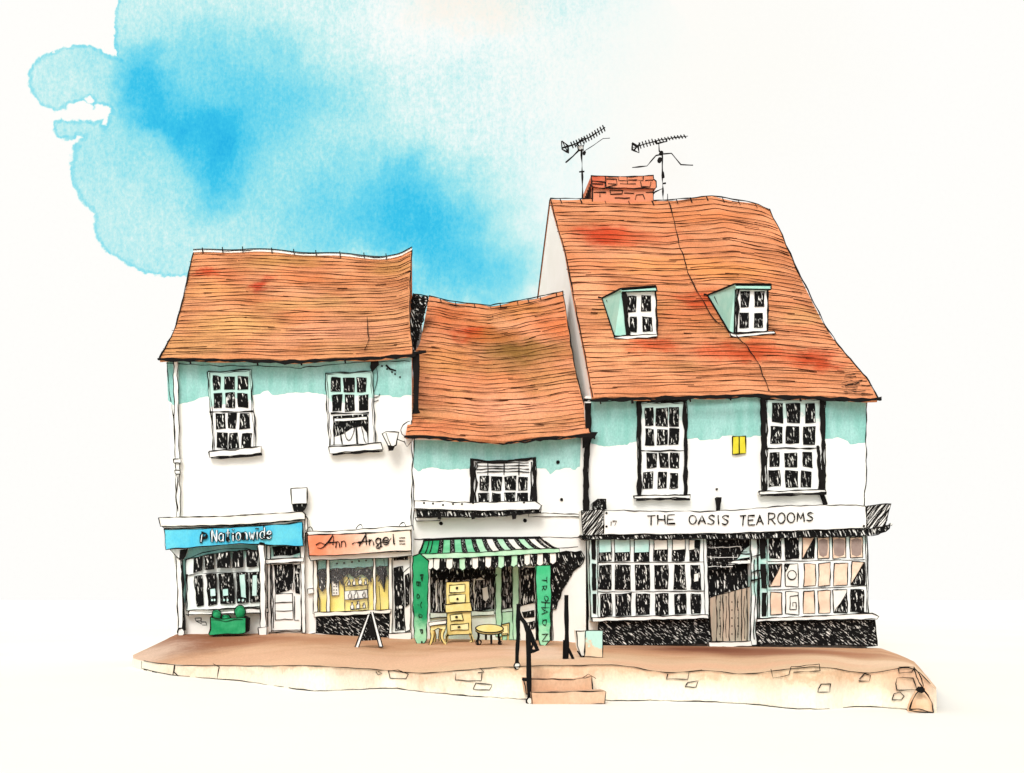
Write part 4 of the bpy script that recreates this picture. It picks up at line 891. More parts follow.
tea_bay([(758, 536), (800, 535), (867, 533.5), (868.5, 613), (810, 617), (760, 620)], cells, ['k', 'k', 'tk', 'b', 'b', 'b', 'kt', 'w', 't', 't', 't', 'tk', 't', 'w', 't', 't', 'wk', 'k'],
        [[(760, 539), (765.5, 538), (765.5, 558), (761, 559)], [(761, 564), (766, 564), (766, 588), (761.5, 588)], [(762, 593), (766, 593), (766, 616), (762, 616)]],
        [(757, 618.5), (815, 616), (872, 613), (879, 616.5), (877, 619), (815, 620), (757, 621.5)], [(756, 622), (810, 621), (874.5, 620), (877.5, 646), (830, 645), (757, 645)], 'right tea room bay with tan blinds behind its panes',
        [[(767, 537), (767.5, 617)], [(865.5, 536), (867, 612)], [(768, 561.5), (865, 559.5)], [(768, 590), (866, 586)]])
b = MB(); b.rect(706, 536, 760, 648, -.02, .02); b.prism([(705, 536), (758, 535), (757, 556), (750, 560), (730, 566), (712, 570), (706, 570)], -.2, .18, 0, 1.2, 1)
b.build('doorway', [PANE, INK], house3)
b = MB(); R = random.Random(12)
for k in range(13): y = 538 + k * 2.4; b.ink([(704 + R.uniform(-3, 2), y), (742 + R.uniform(-10, 12), y + R.uniform(-1, 1))], -.21, 1.3 if k % 4 else .7, .8, 2 if k % 4 == 0 else 1)
b.prism([(744, 549), (750, 545), (750, 557), (736, 560)], -.215, .01, 3, 1, .4); b.prism([(733, 560), (752, 559), (752, 563.5), (728, 565)], -.22, .02, 2, 1, .4)
b.build('fanlight', [PANE, INK, WHITE, TEALP], house3)
b = MB(); b.prism([(750.5, 538), (757, 537), (757.5, 580), (757, 645), (750, 645), (751.5, 600)], -.3, .28, 0, 1.2, .8); b.ink([(754, 560), (755, 600), (753.5, 640)], -.31, 1.1, .9)
for y in (556, 572, 580): b.ink([(752, y), (766, y - 3)], -.34, 1.8, .8)
b.build('door_post', [FRT, INK], house3)
b = MB(); b.prism([(708, 642), (751, 641), (752, 646), (709, 647.5)], -.34, .3, 0, 1.1, .5); b.build('door_step', [WHITE, INK], house3)
YG = -.14; b = MB(); G0 = [(709.5, 598), (730, 591.5), (751, 586.5), (751, 641), (711, 642)]
b.prism(G0, YG, .08, 0, 1.2, .6)
for x in (716.5, 723, 729, 735, 741.5, 747): b.ink([(x, yat([(709, 598), (751, 586.5)], x)), (x + random.uniform(-.5, .5), 641)], YG - .01, 1.0, .5)
for x in (720, 726, 738, 744): b.ink([(x, 596), (x + .4, 638)], YG - .01, .6, .7)
for x in (720, 732, 738):
    for y in (602, 610, 618, 626, 634): b.prism(ell(x, y, .7, .7, 6), YG - .012, .01, 1)
b.build('gate', [wash('gate_planks', (198, 174, 152), (166, 158, 140), 1.6, stretch=(5, 1, .4), grain=.07), INK], house3)

# ================================================================== SHOP SIGNS (things of their own)
LET = {'T': [[(0, .95), (1, 1)], [(.5, 1), (.45, 0)]], 'H': [[(.05, 1), (0, 0)], [(.95, 1), (1, 0)], [(0, .5), (1, .52)]], 'E': [[(.95, 1), (.05, .97), (0, 0), (1, .03)], [(0, .5), (.8, .52)]],
       'O': [ell(.5, .5, .5, .5, 16) + [(1, .5)]], 'A': [[(0, 0), (.5, 1), (1, 0)], [(.2, .35), (.85, .38)]], 'S': [smooth([(.95, .85), (.5, 1.03), (.05, .78), (.5, .52), (.98, .28), (.5, -.05), (0, .12)])],
       'I': [[(.5, 1), (.5, 0)]], 'R': [[(.05, 0), (.08, 1)], smooth([(.05, 1), (.8, 1), (1, .72), (.7, .48), (.1, .45)]), [(.4, .46), (1, 0)]], 'M': [[(0, 0), (.12, 1), (.5, .3), (.88, 1), (1, 0)]],
       '1': [[(.5, 1), (.5, 0)]], '7': [[(0, .95), (1, 1), (.5, 0)]], 'D': [[(.05, 0), (.05, 1)], smooth([(0, 1), (.9, .9), (1, .45), (.8, .05), (0, 0)])], 'N': [[(0, 0), (.02, 1), (.95, 0), (1, 1)]],
       'F': [[(1, 1), (0, 1), (0, 0)], [(0, .5), (.7, .5)]], 'Y': [[(0, 1), (.5, .5), (1, 1)], [(.5, .5), (.5, 0)]], 'P': [[(.05, 0), (.05, 1)], smooth([(.05, 1), (.9, 1), (1, .7), (.7, .45), (.1, .45)])], 'U': [smooth([(0, 1), (.05, .2), (.5, -.05), (.95, .2), (1, 1)])],
       'a': [smooth([(.9, .6), (.5, .72), (.05, .5), (.05, .15), (.5, 0), (.9, .2)]), [(.92, .7), (.95, 0)]], 't': [[(.5, 1), (.45, .1), (.8, 0)], [(.1, .68), (.9, .7)]], 'i': [[(.5, .68), (.5, 0)], [(.5, .92), (.5, .98)]],
       'o': [ell(.5, .34, .46, .34, 12) + [(.96, .34)]], 'n': [[(.08, .68), (.1, 0)], smooth([(.1, .45), (.5, .72), (.88, .5), (.92, 0)])], 'w': [[(0, .68), (.25, 0), (.5, .5), (.75, 0), (1, .68)]],
       'd': [smooth([(.9, .6), (.5, .72), (.05, .5), (.05, .15), (.5, 0), (.9, .2)]), [(.92, 1.05), (.95, 0)]], 'e': [smooth([(.05, .38), (.95, .42), (.85, .68), (.4, .72), (.02, .4), (.2, .04), (.6, -.02), (.95, .15)])],
       'g': [smooth([(.9, .6), (.5, .75), (.08, .5), (.2, .15), (.6, .1), (.9, .3)]), smooth([(.9, .7), (.98, .1), (.8, -.35), (.3, -.38), (.05, -.15), (.5, 0)])], 'l': [smooth([(.45, 1.1), (.5, .2), (.6, 0), (.8, .05)])]}
def put(mb, word, boxes, Y, wd, m=1, jit=.3):
    for ch, (x0, y0, x1, y1) in zip(word, boxes): mb.text(LET[ch], x0, y0, x1, y1, Y, wd, m, jit)
def spread(word, x0, x1, top0, top1, bot0, bot1, gap=.25):
    n = len(word); wds = [.35 if c in 'iIl1' else 1 for c in word]; tot = sum(wds) + gap * (n - 1); x = 0; out = []
    for wdt in wds:
        a, c = x / tot, (x + wdt) / tot; mid = (a + c) / 2
        out.append((x0 + (x1 - x0) * a, top0 + (top1 - top0) * mid, x0 + (x1 - x0) * c, bot0 + (bot1 - bot0) * mid)); x += wdt + gap
    return out

Y = -.36
t = thing('shop_sign', P(234, 548, Y), 'long sky blue sign board with outlined white letters above the bank window', 'shop sign', 'shop signs on the fronts')
b = MB(); b.prism([(164, 529), (190, 529.3), (235, 527), (280, 524.5), (302.5, 522), (302.8, 546), (270, 545), (240, 543.5), (210, 546), (166, 549.5)], Y, .08, 0, 1.2, .5)
b.build('board', [wash('sign_blue', (70, 184, 220), (104, 202, 220), 1.5, grain=.12), INK], t)
b = MB()
word = 'Nationwide'
bx_ = spread(word, 212, 271.5, 530, 527.5, 542, 538.5, .42)
put(b, word, bx_, Y - .015, 3.5, 1, .2); put(b, word, bx_, Y - .045, 1.35, 0, .15)
b.text([[(0, 0), (.15, .9)], smooth([(.15, 1), (.9, 1), (1, .6), (.2, .45)])], 201, 533, 207, 543, Y - .015, 3.2); b.text([[(0, .1), (.15, .9)]], 201, 533, 207, 543, Y - .045, 1.2, 0)
b.ink([(263.5, 524.5), (263.7, 532)], Y - .02, 1.1, .2)
b.build('lettering', [wash('letter_fill', (222, 238, 242), None, 2), INK], t)

Y = -.36
t = thing('shop_sign', P(360, 552, Y), 'orange to cream sign board with thin script above the dress shop window', 'shop sign', 'shop signs on the fronts')
b = MB(); b.prism([(307.5, 535), (340, 534.5), (375, 532.5), (410.5, 530), (411.5, 550.5), (370, 553), (330, 555.3), (309, 556)], Y, .07, 0, 1.1, .5)
o_ = P(360, 552, Y)
b.build('board', [wash('sign_orange', (248, 226, 204), (250, 234, 216), 1.5, grain=.04, blobs=[(tuple(P(318, 545, Y) - o_), (1.15, 1, 1.2), (236, 134, 96), 1.0), (tuple(P(345, 545, Y) - o_), (.9, 1, 1), (240, 168, 136), .8)]), INK], t)
b = MB(); Yl = Y - .02
b.ink(smooth([(316, 545), (320, 542), (326, 545), (330, 540), (334, 534), (333, 545)]), Yl, 1.3, .2, step=2); b.ink(smooth([(317, 547.5), (321, 549), (326, 545), (333, 534.5)]), Yl, 1.2, .2, step=2); b.ink([(326, 543), (336, 542)], Yl, 1.1, .2, step=2)
put(b, 'nn', [(335.5, 538.5, 340, 547.5), (341, 538, 346, 547)], Yl, 1.3)
b.ink(smooth([(352, 544), (356, 541.5), (361, 544), (364, 538), (366, 533.5), (366.5, 545)]), Yl, 1.3, .2, step=2); b.ink([(366, 534), (359, 546)], Yl, 1.2, .2); b.ink([(358, 542), (369, 541)], Yl, 1.1, .2)
put(b, 'ngel', [(369, 536.5, 374, 545.5), (375, 535.5, 381, 545), (382, 534.5, 389, 544.5), (391, 535, 396, 544)], Yl, 1.4); b.ink(smooth([(382, 546), (377, 549), (380, 541), (388, 543), (391, 538)]), Yl, 1.1, .3, step=2)
for y in (538, 541, 544): b.ink([(399, y), (405, y - .3)], Yl, 1.4, .2)
b.build('lettering', [CREAMW, INK], t)

Y = -.54
t = thing('shop_sign', P(735, 535, Y), 'long white tea room sign board with plain black capitals', 'shop sign', 'shop signs on the fronts')
b = MB(); b.prism([(604, 510.5), (645, 511), (695, 511.5), (740, 510), (772, 506.5), (820, 505), (866, 505.5), (866.5, 528), (800, 530.5), (740, 533), (680, 534), (604, 534.5)], Y, .2, 0, 1.0, .5)
for x, y in ((606.5, 513), (606.5, 526.5), (864, 526)): b.prism(ell(x, y, 1.2, 1.2, 7), Y - .015, .02, 1)
b.build('board', [WHITE, INK], t)
b = MB()
for wd_, x0, x1, a0, a1, c0, c1 in (('THE', 647.5, 675, 515.5, 514.5, 525, 523.5), ('OASIS', 689, 729, 515, 515, 524, 524.5), ('TEA', 740, 763, 515.5, 515, 525.5, 524.5), ('ROOMS', 768, 814, 513, 512.5, 524.5, 520.5)): b = MB(); put(b, wd_, spread(wd_, x0, x1, a0, a1, c0, c1, .3), Y - .02, 1.35); b.build('lettering', [WHITE, INK], t)
b = MB(); put(b, '17', [(609.5, 521.5, 612.5, 525.5), (612.5, 521, 616.5, 525.5)], Y - .02, 1.1); b.build('number', [WHITE, INK], t)
b = MB(); b.prism([(581.5, 510.5), (603.5, 510), (603.5, 535), (583, 535.5)], Y + .02, .5, 0, 1.1, .6); b.hatch([(581.5, 510.5), (603.5, 510), (603.5, 535), (583, 535.5)], Y + .015, -1.25, 1.5, 1.25); b.build('hatched_end', [WHITE, INK], t)
b = MB(); b.prism([(866.8, 506), (891, 503.5), (888.5, 512), (885, 526), (866.8, 529)], Y + .02, .5, 0, 1.1, .8); b.hatch([(866.8, 506), (891, 503.5), (888.5, 512), (885, 526), (866.8, 529)], Y + .015, -1.25, 1.5, 1.25); b.build('hatched_end', [WHITE, INK], t)
b = MB(); b.prism([(580, 536), (604, 535.2), (680, 534.7), (745, 533.7), (800, 531), (866, 528.8), (886, 526), (890, 525), (886, 532), (868, 536), (800, 537.5), (742, 539), (700, 538.5), (640, 538.8), (584, 539.5)], Y + .03, .45, 0, 1.3, 1.1)
for x, y in ((887, 527.5), (891, 524.5)): b.prism(ell(x, y, 1.8, 1.6, 7), Y, .05, 0)
b.build('moulding', [HATCHV, INK], t)

def green_board(poly, tipy, glyphs, lab, Y, c1, c2):
    t = thing('sign_board', P((poly[0][0] + poly[2][0]) / 2, poly[2][1], Y), lab, 'sign board', 'green upright sign boards')
    b = MB(); b.prism(poly, Y, .07, 0, 1.2, .7)
    b.build('board', [wash('board_green', c1, c2, 2, grain=.08, blobs=[(tuple(P((poly[0][0] + poly[2][0]) / 2, tipy, Y) - t.location), (.6, 1, .55), (170, 224, 184), .95)]), INK], t)
    for st, bxx in glyphs: b = MB(); b.text([[(d * .8 + .1, 1 - a) for a, d in q_] for q_ in st], *bxx, Y - .015, 1.0, jit=.7); b.build('letter', [GREEN, INK], t)
    return t
Q = [[(0, 0), (0, 1), (1, .9), (.9, 0), (.1, .05)], [(.2, .5), (.7, .5)]]
Y = on_pave(420, 643.5)
green_board([(412.5, 556), (420, 554), (428.5, 561), (428, 600), (426.5, 640), (424, 643.5), (417, 644), (414, 636), (413, 600)], 637,
            [(LET['F'], (419, 575, 423, 581)), (Q, (416, 582, 420.5, 586)), (LET['O'], (416, 594, 420, 598.5)), (LET['Y'], (417, 602, 422, 608)), (LET['O'], (418, 614, 422.5, 618)), (LET['P'], (419, 629, 423, 634)), ([[(0, .5), (1, .6)], [(0, .3), (1, .35)]], (419, 641, 425, 645))],
            'dark green narrow sign board left of the striped awning', Y, (34, 142, 90), (54, 160, 106))
green_board([(535.5, 566), (550.5, 565), (551, 600), (550, 640), (545, 646), (539.5, 645), (537, 605)], 640,
            [(LET['T'], (542, 577, 548, 583)), (LET['R'], (541, 585.5, 547, 590)), (LET['O'], (544, 596, 548.5, 601)), (LET['H'], (540, 602, 551, 608)), (LET['A'], (541, 608.5, 549, 614)), (LET['D'], (542, 620, 547, 625)), (LET['N'], (541, 634, 549, 641))],
            'green sign board with black letters right of the striped awning, paler at its foot', on_pave(545, 645.5), (64, 182, 124), (96, 198, 148))

# striped awning
t = thing('awning', P(485, 556, -.05), 'green, white and black striped awning with a scalloped valance over the antique shop', 'awning')
T0, T1, B0, B1, YT, YF = (424, 541), (540, 537.5), (419, 553.5), (557, 549.5), -.06, -1.05
b = MB(); def_seq = [0, 0, 1, 0, 1, 2, 3]
def ap(u, v, off=0.0):
    a = P(T0[0] + (T1[0] - T0[0]) * u, T0[1] + (T1[1] - T0[1]) * u - .8 * math.sin(u * 5), YT); c = P(B0[0] + (B1[0] - B0[0]) * u, B0[1] + (B1[1] - B0[1]) * u, YF)
    return a.lerp(c, v) + Vector((0, 0, off - .05 * math.sin(v * math.pi)))
NST = 22
for k in range(NST):
    u0, u1 = (k - (.32 if k % 2 == 0 and k else 0) + (0 if k % 2 == 0 else .0)) / NST, min(1, (k + 1 - (.32 if k % 2 else 0)) / NST); mi = (2 if k % 2 else (0 if k < 4 else 3 if k < 10 else 4 if k % 4 else 5))
    if k % 2 and k < 3: mi = 0
    for j in range(5):
        sl_ = .006 * (j - 2); a, c, d, e = ap(u0, j / 5), ap(u1, j / 5), ap(u1, (j + 1) / 5), ap(u0, (j + 1) / 5)
        b.slab3([a, c, d, e], (0, .01, -.02), mi)
b.tube3([ap(i / 20, 0, .02) for i in range(21)], .045, 1, 4); b.tube3([ap(0, i / 5, .02) for i in range(6)], .028, 1, 4); b.tube3([ap(1, i / 5, .02) for i in range(6)], .03, 1, 4)
for k in range(1, NST): b.tube3([ap((k - (.32 if k % 2 == 0 else 0)) / NST, i / 5, .012) for i in range(6)], .016, 1, 4)
b.build('canopy', [GREEN, INK, PANE, GREENM, GREENL, CREAMW], t)
b = MB(); b.prism([(418, 554), (470, 552.5), (520, 549.5), (559, 548), (560, 552), (520, 555), (470, 557.5), (420, 559)], YF - .03, .06, 0, 1.1, .5); b.build('front_bar', [GREENL, INK], t)
b = MB(); yb_ = lambda x: yat([(419, 558.5), (470, 557), (520, 554.5), (559, 551.5)], x)
for k in range(20):
    x0 = 427 + k * 6.45; x1 = x0 + 6.45; dk = k % 2 == 0 and k > 0; h = 12 + (k % 3) * .7
    b.prism([(x0, yb_(x0)), (x1, yb_(x1)), (x1, yb_(x1) + h - 2.5), ((x0 + x1) / 2, yb_(x1) + h + (1 if dk else 0)), (x0, yb_(x0) + h - 2.5)], YF - .01, .02, 2 if dk else (4 if k in (5, 11, 13) else 5), .9, .5)
b.build('valance', [GREENL, INK, PANE, GREENM, GREENL, CREAMW], t)
for x in (424, 548):
    b = MB(); b.tube3([P(x, 566, YS - .1), P(x, 556, YF + .05)], .02, 0, 5); b.build('bracket_arm', [GREENL], t)

# ================================================================== TV AERIALS
def mast_top(px, row): return r3.hit(px, row)
YA = r3.hit(620, 200).y
def pk(mb, pts, Y, wd, jit=.2): mb.ink(pts, Y, wd, jit, 0, 3)
t = thing('tv_aerial', P(582, 196, YA + .3), 'comb shaped tv aerial tilted upward, left of the brick chimney', 'aerial', 'tv aerials by the chimney'); Y = YA + .3
b = MB(); pk(b, [(582.6, 198), (582.2, 172), (581.5, 149)], Y, 1.7); pk(b, [(579, 172), (584.5, 171.6)], Y, 1.5); b.prism([(577.5, 146), (583, 145.5), (583.5, 150), (578.5, 150.5)], Y, .1, 1, 1.2, .2, im=0); b.prism(ell(584.5, 152.5, 1.6, 2, 7), Y - .05, .1, 0); b.build('mast', [INK, WHITE], t)
b = MB(); pk(b, [(562, 148), (574, 144.5), (590, 137), (605, 127.5)], Y - .1, 1.4)
for k in range(13):
    x = 572 + k * 2.65; y = yat([(562, 148), (574, 144.5), (590, 137), (605, 127.5)], x); b.tube3([P(x - 1.2, y - 2.8, Y - .4), P(x, y, Y - .1), P(x + 1.2, y + 2.8, Y + .2)], .024, 0, 4)
pk(b, [(562, 141), (568, 146), (568.5, 153), (562, 149), (561.5, 141)], Y - .15, 1.5); pk(b, [(562, 141), (568.5, 153)], Y - .15, 1.2); pk(b, [(576, 146), (582, 139), (586, 138), (583, 147)], Y - .12, 1.3); b.build('boom', [INK], t)
b = MB(); pk(b, [(565.5, 162.5), (573, 156.5), (579.5, 149.5)], Y, 1.9); pk(b, [(585, 150.5), (594, 145), (603, 138.5), (610, 138)], Y, .8); b.build('strut', [INK], t)
t = thing('tv_aerial', P(662.5, 199, YA + .2), 'flat comb tv aerial with a bent wire dipole under it, right of the chimney', 'aerial', 'tv aerials by the chimney'); Y = YA + .2
b = MB(); pk(b, [(663.2, 200), (662.5, 180), (662.2, 153), (659.3, 151), (658.7, 143)], Y, 1.5); pk(b, [(662.8, 172), (663.3, 178)], Y, 2.6); pk(b, [(648.5, 199), (655, 192), (663, 188.5)], Y, 1.4); pk(b, [(663, 183.5), (666, 183.2)], Y, 1.2); pk(b, [(667.5, 194), (667.5, 202)], Y, .9); b.prism(ell(660, 159.5, 2.2, 2.6, 8), Y - .06, .12, 0); b.prism(ell(661.5, 152.5, 2, 2, 8), Y - .06, .12, 0); b.build('mast', [INK], t)
b = MB(); bl = [(632, 148), (645, 144), (660, 140), (675, 137.5), (688, 136)]; pk(b, bl, Y - .1, 1.1)
for k in range(15):
    x = 640 + k * 3.2; y = yat(bl, x); h = 2.8 if k < 5 else 1.5; b.tube3([P(x - 1, y - h, Y - .4), P(x, y, Y - .1), P(x + 1, y + h, Y + .2)], .022, 0, 4)
pk(b, [(632, 143), (638, 147), (639, 153), (632, 149.5), (632.5, 143)], Y - .15, 1.6); pk(b, [(634, 150), (640, 143)], Y - .15, 1.4); pk(b, [(655, 141.5), (657, 143.5), (667, 141.5), (666.5, 138.5)], Y - .12, 1.4); b.build('boom', [INK], t)
b = MB(); pk(b, [(632, 167.6), (647, 166), (656, 155.5), (663, 154)], Y, 1.2); pk(b, [(663, 154), (671.5, 153.5), (681, 164.5), (693, 165)], Y, 1.2); b.build('dipole', [INK], t)

# ================================================================== FITTINGS ON THE WALLS
def fit(name, label, cat, base, build, group=None):
    t = thing(name, base, label, cat, group); build(t); return t
def _(t):
    b = MB(); b.prism([(291, 488.5), (307, 487.5), (307, 503.5), (291.5, 504)], -.22, .21, 0, 1.3, .4); b.build('box', [WHITE, INK], t)
    b = MB(); b.prism([(292, 503), (307, 503), (305, 508), (303, 510.5), (294, 511)], -.2, .19, 0, 1.1, .6); b.build('base', [PANE2, INK], t)
fit('alarm_box', 'white square alarm box with dark base on the wall above the two left shop signs', 'alarm box', P(299, 511, 0), _)
def _(t):
    b = MB(); b.prism([(382.5, 433.5), (386, 431.5), (398.5, 432.5), (396, 445), (389, 449), (387, 444)], -.5, .24, 0, 1.4, .4); b.ink([(386, 433), (388, 439), (391, 446)], -.51, 1, .3); b.prism([(387.5, 445), (394.5, 446), (393, 449.5), (388.5, 450)], -.505, .2, 1); b.build('lamp_head', [WHITE, INK], t)
    b = MB(); b.ink([(395, 434), (398, 440), (404, 442)], -.3, 1.2, .4, 0); b.ink(smooth([(410, 421), (403, 424), (400, 432), (405, 437)]), -.2, 1.1, .4, 0); b.ink([(404, 441), (407, 447), (411, 442)], -.2, 1.2, .3, 0); b.tube3([P(405, 437, -.2), P(408, 437, .02)], .03, 0, 5); b.build('bracket', [INK], t)
fit('wall_lamp', 'white wedge shaped floodlight fixed to the upper wall beside the middle roof', 'wall lamp', P(392, 440, 0), _)
def _(t):
    b = MB(); b.prism([(732.5, 436.5), (745.5, 436), (746, 453.5), (732.5, 454.5)], -.05, .045, 0, 1.2, .2); b.ink([(739, 436.5), (739.3, 454)], -.055, 1.4, .2); b.build('plate', [wash('plaque_yellow', (222, 210, 66), (208, 194, 50), 4, grain=.04), INK], t)
fit('wall_plaque', 'small bright yellow plaque on the white wall between the tall windows', 'plaque', P(739, 454, 0), _)
def _(t):
    b = MB(); b.prism([(716.5, 497.5), (721.5, 497.5), (720, 505), (719.5, 512), (718, 512), (717.8, 505)], -.2, .18, 0, 1, .3); b.build('lamp_head', [INK, INK], t)
    b = MB(); b.prism(ell(717, 489, 1.2, 1.0, 7), -.05, .04, 0); b.build('fixing', [INK], t)
fit('wall_spike', 'thin black wedge shaped lamp standing above the tea room sign', 'lamp', P(719, 512, 0), _)
def _(t):
    b = MB(); b.prism([(593, 503), (598, 499), (606, 499), (606, 509.5), (594, 510)], -.34, .3, 0, 1.4, .6); b.build('lamp_head', [HATCHV, INK], t)
    b = MB(); b.prism([(596, 502), (603, 501.5), (603, 507), (596, 507.5)], -.36, .02, 0, .8, .3); b.build('lens', [PANE2, INK], t)
fit('wall_lamp', 'small black box lamp on the left end of the tea room sign', 'wall lamp', P(600, 510, 0), _)
# papers and wares shown in the dress shop window
t = thing('notice', P(334.5, 596, .1), 'white dotted card hanging in the dress shop window', 'notice'); b = MB(); b.prism([(331.5, 580.5), (338.5, 579.5), (339, 595), (332, 596)], .07, .02, 0, 1.1, .3)
for x in (334, 336.5):
    for y in (583, 586.5, 590, 593): b.prism(ell(x, y, .7, .7, 6), .06, .02, 1)
b.build('card', [CREAMW, INK], t)
YD = .07
t = thing('display_shelf', P(357, 612, YD), 'white stepped display shelf in the dress shop window', 'shelf'); b = MB()
b.prism([(344.5, 591), (367.5, 589.5), (368, 598), (345, 600)], YD, .05, 0, 1.1, .4); b.ink([(344, 584), (345, 612)], YD, 1.0, .3); b.ink([(367.5, 584), (368, 610)], YD, 1.0, .3); b.ink([(345, 586.5), (368, 585)], YD, 1.1, .3); b.ink([(350, 610), (367, 608)], YD, 1.0, .3); b.build('stand', [WHITE, INK], t)
for k, (x, y) in enumerate([(349, 585.5), (354, 585), (360, 584.5), (365.5, 584.5), (350, 598), (356, 598.5), (364, 597), (352, 609), (358, 608.5), (364, 608)]):
    lab = ['on the left of', 'left of centre of', 'right of centre of', 'at the right end of'][k] + ' the top shelf' if k < 4 else ['at the left of', 'in the middle of', 'at the right of'][(k - 4) % 3] + (' the middle shelf' if k < 7 else ' the bottom shelf')
    t = thing('ornament', P(x, y, YD - .06), 'tiny pale ornament ' + lab + ' in the dress shop', 'ornament', 'ornaments on the display shelf')
    b = MB(); s_ = .8 + .15 * (k % 3); b.prism([(x - 1.4 * s_, y), (x - 1.7 * s_, y - 3 * s_), (x - .5, y - 4.2 * s_), (x - .9 * s_, y - 6.4 * s_), (x + .6 * s_, y - 7 * s_), (x + .9 * s_, y - 4.5 * s_), (x + 1.7 * s_, y - 3 * s_), (x + 1.4 * s_, y)], YD - .07, .04, 0, 1.1, .3); b.build('figure', [CREAMW, INK], t)
# ================================================================== THINGS STANDING ON THE PAVEMENT
# green planter
Y = on_pave(225, 634.5) - .02; Y = min(Y, -.75)
t = thing('planter', P(228, 634, Y), 'green trough planter with two clipped round bushes under the bank window', 'planter')
b = MB(); b.prism([(210, 617), (224, 619), (243, 617.5), (245.5, 618), (245.5, 632), (243, 633.5), (209.5, 635), (208.5, 634), (210.5, 629)], Y, .42, 0, 1.2, .6); b.prism([(244.5, 616), (248.5, 618), (248, 631), (245, 633)], Y + .05, .3, 1, 1.2, .6); b.ink([(211, 619.5), (225, 621), (243, 619)], Y - .01, .8, .4); b.build('trough', [GREEN, INK], t)
for x, y, rx, ry, s in ((216.5, 615, 4.8, 5.5, 1), (240, 612, 5.6, 6.8, 2), (226, 618, 5, 3.2, 3)):
    b = MB(); c = P(x, y, Y + .2); k = (CAMD + Y) / F; b.blob(c, (rx * k, .13, ry * k), 0, s)
    b.ink(ell(x, y, rx, ry, 14, 150, 390), Y + .06, 1.3, .4); b.build('bush', [GREEN, INK], t, smooth_=True)

# sandwich board
Y = on_pave(368, 648); Yb = Y + .5
t = thing('sandwich_board', P(368, 648, Y + .2), 'white framed folding sandwich board standing before the dress shop', 'sandwich board')
b = MB(); A = P(372, 613, Y + .25)
def leg(x0, y0, x1, y1, w_, Yt, Ybm):
    a, c = P(x0, y0, Yt), P(x1, y1, Ybm); dx = Vector((w_, 0, 0)); q = MB()
    q.slab3([a - dx * .7, a + dx * .7, c + dx, c - dx], (0, .05, 0), 0); sg = 1 if x1 > x0 else -1
    for e in (-1, 1): q.tube3([a + dx * .7 * e + Vector((0, -.01, 0)), c + dx * e + Vector((0, -.01, 0))], .017, 1, 4)
    q.tube3([c - dx + Vector((0, -.01, 0)), c + dx + Vector((0, -.01, 0))], .02, 1, 4); return q
for q in (leg(368.5, 615, 356.5, 648, .042, Y + .28, Y), leg(372, 612, 381, 647, .042, Y + .28, Y)): q.build('leg', [WHITE, INK], t)
b.slab3([P(368, 618, Y + .27), P(372, 616, Y + .27), P(378.5, 640, Y + .08), P(360.5, 641, Y + .08)], (0, .03, 0), 0); [b.tube3([P(364 + k * 1.6, 640, Y + .06), P(369.5 + k * .5, 622 + (k % 3) * 2, Y + .22)], .016, 1, 4) for k in range(9)]; b.build('panel', [HATCHV, INK], t)
for x0, x1 in ((369, 364), (373, 379)): leg(x0, 614, x1, 640, .03, Y + .32, Y + .6).build('leg', [WHITE, INK], t)

# chest of drawers
YC = on_pave(459, 642.5)
t = thing('chest_of_drawers', P(459, 640, YC), 'tall yellow pine chest with a stack of four drawers under the awning', 'chest of drawers')
b = MB(); b.prism([(446, 582), (469.5, 581), (470, 604), (446, 606)], YC + .05, .3, 0, 1.1, .4); b.prism([(445, 604.5), (470.5, 602.5), (472, 611), (446, 612.5)], YC - .04, .42, 0, 1.1, .5)
b.prism([(447, 612), (471, 610.5), (472, 634), (447, 635.5)], YC, .36, 0, 1.1, .4); b.build('carcass', [YELLOW, INK], t)
for q, kx, ky in (([(449.5, 585), (465, 584), (465, 592), (449.5, 592.5)], 457, 588), ([(449, 595), (465.5, 594), (465, 602.5), (449.5, 603)], 457.5, 599)):
    b = MB(); b.prism(q, YC + .03, .03, 0, 1.0, .4); o = b.build('drawer', [YELLOWP, INK], t); b = MB(); b.prism(ell(kx, ky, 1.3, 1.3, 8), YC, .04, 0); b.build('knob', [INK], o)
for q, kx, ky in (([(450, 615), (462, 613.5), (463.5, 620), (451, 621)], 456.5, 617), ([(450.5, 625), (468, 623), (468.5, 629.5), (451, 630.5)], 459, 627)):
    b = MB(); b.prism(q, YC - .02, .03, 0, 1.0, .4); o = b.build('drawer', [YELLOWP, INK], t); b = MB(); b.prism(ell(kx, ky, 1.5, 1.2, 8), YC - .05, .04, 0); b.build('knob', [INK], o)
def curvy(mb, pts, Y, r0, r1, m=0):
    q = [P(a, c, Y) for a, c in smooth(pts)]; n = len(q); mb.tube3(q, [r0 + (r1 - r0) * i / (n - 1) for i in range(n)], m, 7)
for pts in ([(448, 634), (446.5, 637), (447.5, 640), (445.5, 643)], [(470, 633), (471.5, 637), (473, 641), (470, 643)]):
    b = MB(); curvy(b, pts, YC + .05, .05, .03); b.ink(smooth(pts), YC - .01, 1.3, .3, 1, 2); b.build('leg', [YELLOW, INK], t)

